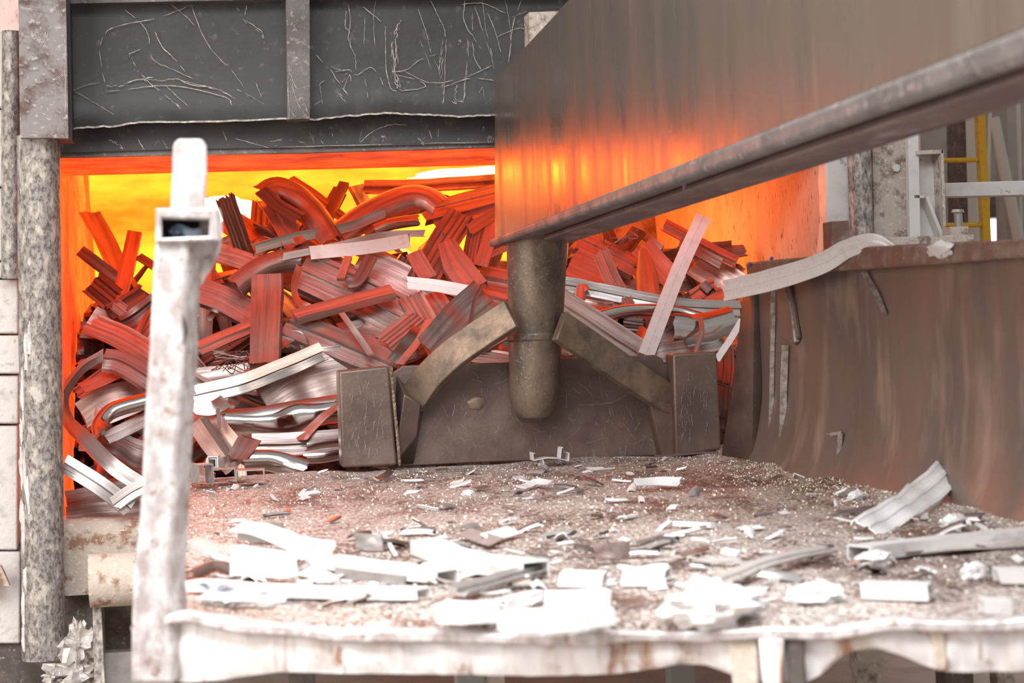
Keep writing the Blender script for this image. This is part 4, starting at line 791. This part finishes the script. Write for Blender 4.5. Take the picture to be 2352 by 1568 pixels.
def L(label, m, px, py, wpx, hpx, seed, amp=.8, name='dross_lump', cat='dross', dpx=None):
    b = atZ(px, py, ZT+.005); w_ = px_m(wpx/2, b.y); h = px_m(hpx/2, b.y); mb = MB()
    crumpled(mb, (b.x, b.y, deckz(b.x, b.y)+h*.75), w_, px_m((dpx or wpx*.6)/2, b.y), h, amp*.42, seed, 30, 18)
    return tag(mb.build(name, m, smooth=25), label, cat, G2)
def bx(label, m, px, py, wpx, hpx, ang, dep=.05, name='box_section', cat='box section', open_=True):    # a short open tube
    b = atZ(px, py, ZT+.008); w_, h = px_m(wpx, b.y), px_m(hpx, b.y); d = Vector((math.sin(math.radians(ang)), math.cos(math.radians(ang)), 0))
    mb = MB(); P = [b+Vector((0, 0, h/2+.012))-d*dep, b+Vector((0, 0, h/2+.012))+d*dep]; sweep(mb, P, profile('tube', w_, .005, h), n=4, hint='up', crumple=.003)
    return tag(mb.build(name, m, smooth=32), label, cat, G2)
D('white curled plate lying on the gritty deck in front of the right side tab', 'flat', 'alu_white', [(1460, 1122), (1510, 1118), (1562, 1118)], 10, 26, roll=-38, crumple=.012, lift=.02)
D('white torn chip in front of the pusher plate centre', 'flat', 'alu_white', [(1196, 1126), (1232, 1118), (1268, 1122)], 10, 22, roll=-22, crumple=.02, torn=.015, lift=.012)
D('small curled dark chip below the left side tab', 'flat', 'alu', [(862, 1106), (880, 1102), (894, 1094, .015)], 8, 16, roll=-30, crumple=.02)
D('tiny bright chip near the left foot of the pusher plate', 'flat', 'alu_shine', [(1002, 1084), (1030, 1080)], 6, 9, roll=-20)
L('small white crumb left of the white torn chip', 'alu_white', 1075, 1134, 26, 14, 5)
D('pale flake beside the small white crumb', 'flat', 'alu', [(1090, 1128), (1122, 1118)], 6, 14, roll=-15)
D('thin flat stick lying in front of the pusher plate', 'bar', 'alu_grey', [(1344, 1076), (1410, 1075)], 4, 6)
D('short grey stick right of the thin flat stick', 'bar', 'alu_dark', [(1480, 1078), (1506, 1074)], 6, 8)
D('long dark sliver under the pusher plate right end', 'bar', 'alu_dull', [(1505, 1052), (1650, 1044)], 5, 8)
pe = MB(); c0 = atZ(1265, 1066, ZT+.01); s_ = px_m(1, c0.y); pol = [(-43, 18), (-42, 9), (-42, -2), (-20, 2), (10, 4), (32, 1), (41, -5), (43, 8)]
for a, b, t_ in ((0, 7, 0),):
    for line in ([(-43, 20), (-42, 3), (-10, 7), (15, 5), (41, -2), (43, 16)], [(22, 5), (25, 28), (29, 30)], [(-20, 6), (-17, -10)], [(-43, 20), (-38, 19)], [(43, 16), (38, 17)]):
        poly = thick([(x*s_, z*s_) for x, z in line], .003); pe.prism([c0+Vector((x, -.02, z+.018)) for x, z in poly], (0, .09, 0))
tag(pe.build('extrusion_end', 'alu_white', smooth=20), 'thin finned extrusion end lying below the pusher plate', 'extrusion', G2)
# tubes beside the corner post
bx('tilted open square tube end beside the corner post foot', 'alu_grey', 466, 1116, 34, 44, -20, .05)
bx('small pale open tube end standing behind the tilted square tube', 'alu_white', 492, 1084, 22, 30, 10, .03)
D('white flat tube lying on the row of box sections', 'tube', 'alu_white', [(486, 1085), (516, 1079), (545, 1078)], 20, 24, lift=.02)
bx('dark grey box section lying below the white flat tube', 'alu_grey', 515, 1108, 56, 26, 8, .05)
bx('open box section with dark mouth rightmost in the row beside the corner post', 'alu', 576, 1110, 62, 26, 3, .06)
# the near bank of offcuts
U('grey plate standing upright at the back of the near left bank of offcuts', 'alu_grey', [(552, 1196), (652, 1200), (648, 1246), (548, 1240)])
U('large blank white block face in the near left bank of offcuts', 'alu_white', [(556, 1250), (680, 1268), (686, 1322), (554, 1316)], dep=.05, bend=.004)
D('white flap sloping off the large blank white block', 'flat', 'alu_white', [(545, 1250, .05), (610, 1262, .045), (690, 1275, .02)], 10, 50, roll=-25)
U('crumpled pale plate right of the large blank white block', 'alu_white', [(665, 1236), (725, 1228), (730, 1280), (672, 1284)], bend=.03)
D('long white channel lying right from the crumpled pale plates', 'channel', 'alu_white', [(760, 1300), (880, 1312), (1030, 1330)], 26, 60)
U('blue grey front face below the long white channel', 'alu_grey', [(772, 1302), (935, 1322), (932, 1342), (776, 1328)], bend=.003)
D('broad white channel sloping down right behind the long white channel', 'channel', 'alu_white', [(975, 1268), (1090, 1300), (1232, 1325)], 34, 70)
D('long white strip lying left to right across the near deck', 'channel', 'alu_white', [(445, 1352), (640, 1362), (800, 1370), (975, 1378)], 22, 50, n=30)
D('short white strip in front of the long white strip near the post', 'flat', 'alu_white', [(462, 1384), (540, 1388), (625, 1392)], 10, 40, roll=-12, lift=.01)
D('bent blue tinted white clip near the corner post', 'arc', 'blue_scrap', [(468, 1360), (500, 1352), (516, 1372)], 10, 26, roll=-20, lift=.02)
D('diagonal grey strip between white offcuts at the deck centre', 'step', 'alu_grey', [(1050, 1382), (1150, 1345), (1245, 1318)], 12, 50, roll=-14, lift=.02)
D('tan lit plate above the diagonal grey strip', 'flat', 'alu_pale', [(1130, 1332), (1230, 1306)], 10, 46, roll=-24, lift=.02)
D('wide white block left of the largest white block near the lip', 'channel', 'alu_white', [(1012, 1428), (1080, 1428), (1142, 1424)], 40, 80)
D('largest blown white block lying on the deck near the lip', 'channel', 'alu_white', [(1160, 1438), (1280, 1440), (1398, 1430)], 36, 90)
D('white block stacked behind the largest blown white block', 'channel', 'alu_white', [(1252, 1404), (1320, 1402), (1396, 1398)], 34, 60, lift=.006)
D('small white tube end between the white blocks near the lip', 'tube', 'alu_white', [(1150, 1398), (1240, 1378)], 22, 30)
D('grey faced channel at the deck centre behind the white blocks', 'channel', 'alu_white', [(1290, 1345), (1390, 1345)], 30, 60)
D('pale channel right of the grey faced channel with a dark gap between', 'channel', 'alu_white', [(1440, 1340), (1536, 1342)], 36, 60)
U('brown grey plate standing upright at the deck centre', 'alu_dull', [(1363, 1246), (1446, 1242), (1446, 1284), (1366, 1288)])
D('thin grey stick right of the upright brown grey plate', 'bar', 'alu_grey', [(1456, 1250), (1522, 1230)], 7, 12)
D('thin white stick lying right of the deck centre', 'bar', 'alu_white', [(1553, 1210), (1640, 1216)], 11, 18)
D('long beige strip slanting up right across the deck', 'step', 'alu_pale', [(1660, 1352), (1780, 1312), (1905, 1278)], 12, 46, roll=-12, lift=.02)
L('big blown white crumpled heap on the near right deck', 'alu_white', 1635, 1425, 225, 105, 3, 1.0)
L('white crumpled lump right of the big white heap', 'alu_white', 1875, 1385, 130, 58, 8, .9)
D('white square tube lying on the right part of the near deck', 'tube', 'alu_white', [(1985, 1372), (2060, 1374), (2138, 1376)], 34, 60, name='scrap_tube', cat='scrap tube')
D('ribbed shiny buckled plate leaning up against the right side wall foot', 'ribbed', 'alu_overlit', [(1995, 1215), (2080, 1190, .03), (2180, 1150, .05)], 8, 74, roll=-34, crumple=.02)
D('flat brown sheet flake left of the ribbed buckled plate', 'flat', 'alu_dull', [(1930, 1178), (2040, 1172)], 6, 40, roll=-14, crumple=.02)
L('grey crumpled wad right of the ribbed buckled plate', 'alu_white', 2195, 1216, 72, 44, 12, 1.0)
L('small white crumpled wad far along the right side wall', 'alu_white', 1968, 1145, 40, 26, 6, 1.0)
D('long broad white strip entering the deck from the right edge', 'channel', 'alu_white', [(1972, 1284), (2120, 1264), (2352, 1246), (2480, 1238)], 32, 70, n=30)
D('second white strip lying just below the long broad strip at the right edge', 'flat', 'alu_pale', [(2060, 1272), (2230, 1262), (2420, 1252)], 8, 50, roll=-10, lift=.004)
L('crushed white end of the long broad strip', 'alu_white', 2010, 1290, 90, 40, 15, .9)
L('white rumpled wad below the long broad strip', 'alu_white', 2240, 1332, 66, 50, 17, .8)
D('white block at the right edge below the rumpled wad', 'channel', 'alu_white', [(2290, 1344), (2420, 1340)], 34, 60)
D('small white block near the lip at the right', 'channel', 'alu_white', [(2252, 1402), (2316, 1400)], 32, 46)
U('dark open grey channel piece standing behind the long white channel', 'alu_grey', [(815, 1222), (878, 1226), (882, 1264), (822, 1262)])
D('thin white leg of the grey channel piece slanting down right', 'bar', 'alu_white', [(880, 1246, .02), (908, 1275)], 6, 9)
D('grey flake right of the broad white channel top', 'flat', 'alu_grey', [(1066, 1240), (1140, 1256)], 6, 40, roll=-20, lift=.01)
D('white folded flake at the top of the centre bank', 'flat', 'alu_white', [(1120, 1250), (1182, 1232)], 6, 40, roll=-24, lift=.01)
D('curled grey sheet beside the corner post at the left deck end', 'arc', 'alu_pale', [(442, 1260), (490, 1272), (540, 1290)], 8, 60, roll=-30, crumple=.02, lift=.02)
D('dark bent strip below the curled grey sheet', 'arc', 'alu_dark', [(440, 1320), (500, 1305), (560, 1322)], 8, 34, roll=-20, lift=.01)
U('white fan shaped flake in the near left bank', 'alu_white', [(700, 1226), (770, 1240), (765, 1300), (705, 1296)], bend=.03)
D('pale strip end under the left end of the long white channel', 'flat', 'alu_white', [(690, 1310), (775, 1335)], 8, 40, roll=-20, crumple=.02, lift=.01)
D('small rolled white tube right of the deck centre', 'arc', 'alu_white', [(1665, 1272), (1700, 1280)], 10, 30, roll=-10, lift=.012)
D('red brown curled chip left of the small rolled white tube', 'arc', 'rim_rust', [(1560, 1276), (1625, 1262)], 8, 22, roll=-14, lift=.008)
D('grey tan sheet lying between curled chip and beige strip', 'flat', 'alu_pale', [(1600, 1300), (1700, 1292)], 6, 40, roll=-10)
D('orange tinted flake on the grit right of the curled plate', 'flat', 'rim_rust', [(1630, 1150), (1672, 1146)], 5, 14, roll=-10)
# countless-looking small flakes, one object each
random.seed(21)
protos = []
for k in range(9):
    mb = MB(); q = random.uniform(.02, .045); sweep(mb, [Vector((-q, 0, .008)), Vector((0, random.uniform(-.006, .006), .012)), Vector((q, 0, random.uniform(.006, .02)))], profile(random.choice(['flat', 'arc', 'channel', 'angle']), random.uniform(.015, .04), .003), 1, random.uniform(-25, 25), 7, 'up', .012, .01, k)
    protos.append(mb)
fz = {0: 'beside the corner post', 1: 'on the near middle of the deck', 2: 'on the near right of the deck', 3: 'on the far half of the deck'}
flk = [mb.build('metal_flake', m) for mb, m in zip(protos, ['alu_white', 'alu', 'alu_white', 'alu_dull', 'alu_white', 'alu_grey', 'alu_white', 'alu', 'alu_white'])]
used = set()
for i in range(290):
    far = random.random() < .22
    x = random.uniform(.02, 2.42); y = random.uniform(7.0, 9.3) if far else random.triangular(lipY(x)+.12, 7.2, 5.2)
    z_ = 3 if y > 6.9 else (0 if x < .45 else (1 if x < 1.15 else 2)); k = random.randrange(9)
    o = flk[k] if k not in used else flk[k].copy()
    if k in used: sc.collection.objects.link(o)
    used.add(k); o.location = (x, y, deckz(x, y)+.004); o.rotation_euler = (random.uniform(-.3, .3), random.uniform(-.3, .3), random.uniform(0, 6.28)); s_ = random.uniform(.5, 1.25); o.scale = (s_, s_, s_)
    tag(o, 'small loose metal flake in the grit '+fz[z_], 'metal flake', 'flakes '+fz[z_])
gr = MB()
for i in range(12000):
    x = random.uniform(-.05, 2.5); y = random.uniform(lipY(x)+.02, 9.5)
    if noise.noise(Vector((x*3, y*1.6, 3))) < random.uniform(-.6, .3): continue
    if i % 3 == 0: x = 2.52-abs(random.gauss(0, .14))
    z = deckz(x, y); s_ = random.uniform(.0018, .0042); a = random.uniform(0, 6.28)
    P = [Vector((x+s_*math.cos(a+t)*1.3, y+s_*math.sin(a+t)*1.3, z)) for t in (0, 2.1, 4.2)]+[Vector((x, y, z+s_*1.6))]
    gr.add(P, [(0, 1, 3), (1, 2, 3), (2, 0, 3), (2, 1, 0)])
tag(gr.build('metal_grit', 'grain', smooth=0), 'pale glittering metal grit drifted over the charging table deck', 'grit', kind='stuff')

# the long white strip hung over the side wall's rim
m_ = MB(); sweep(m_, [atX(1664, 668, 2.36), atX(1760, 645, 2.40), atX(1875, 610, 2.44), atX(1945, 572, 2.47), atX(2005, 556, 2.50), atX(2052, 572, 2.53)], profile('ribbed', .088, .005), [1, 1, .9, .75, .7, .35], [10, 8, 0, -10, -20, -20], 44, 'cam', .004, .004, 3)
tag(m_.build('scrap_strip', 'alu_overlit', smooth=32), 'long bright white curved strip hanging over the side wall rim', 'scrap strip')
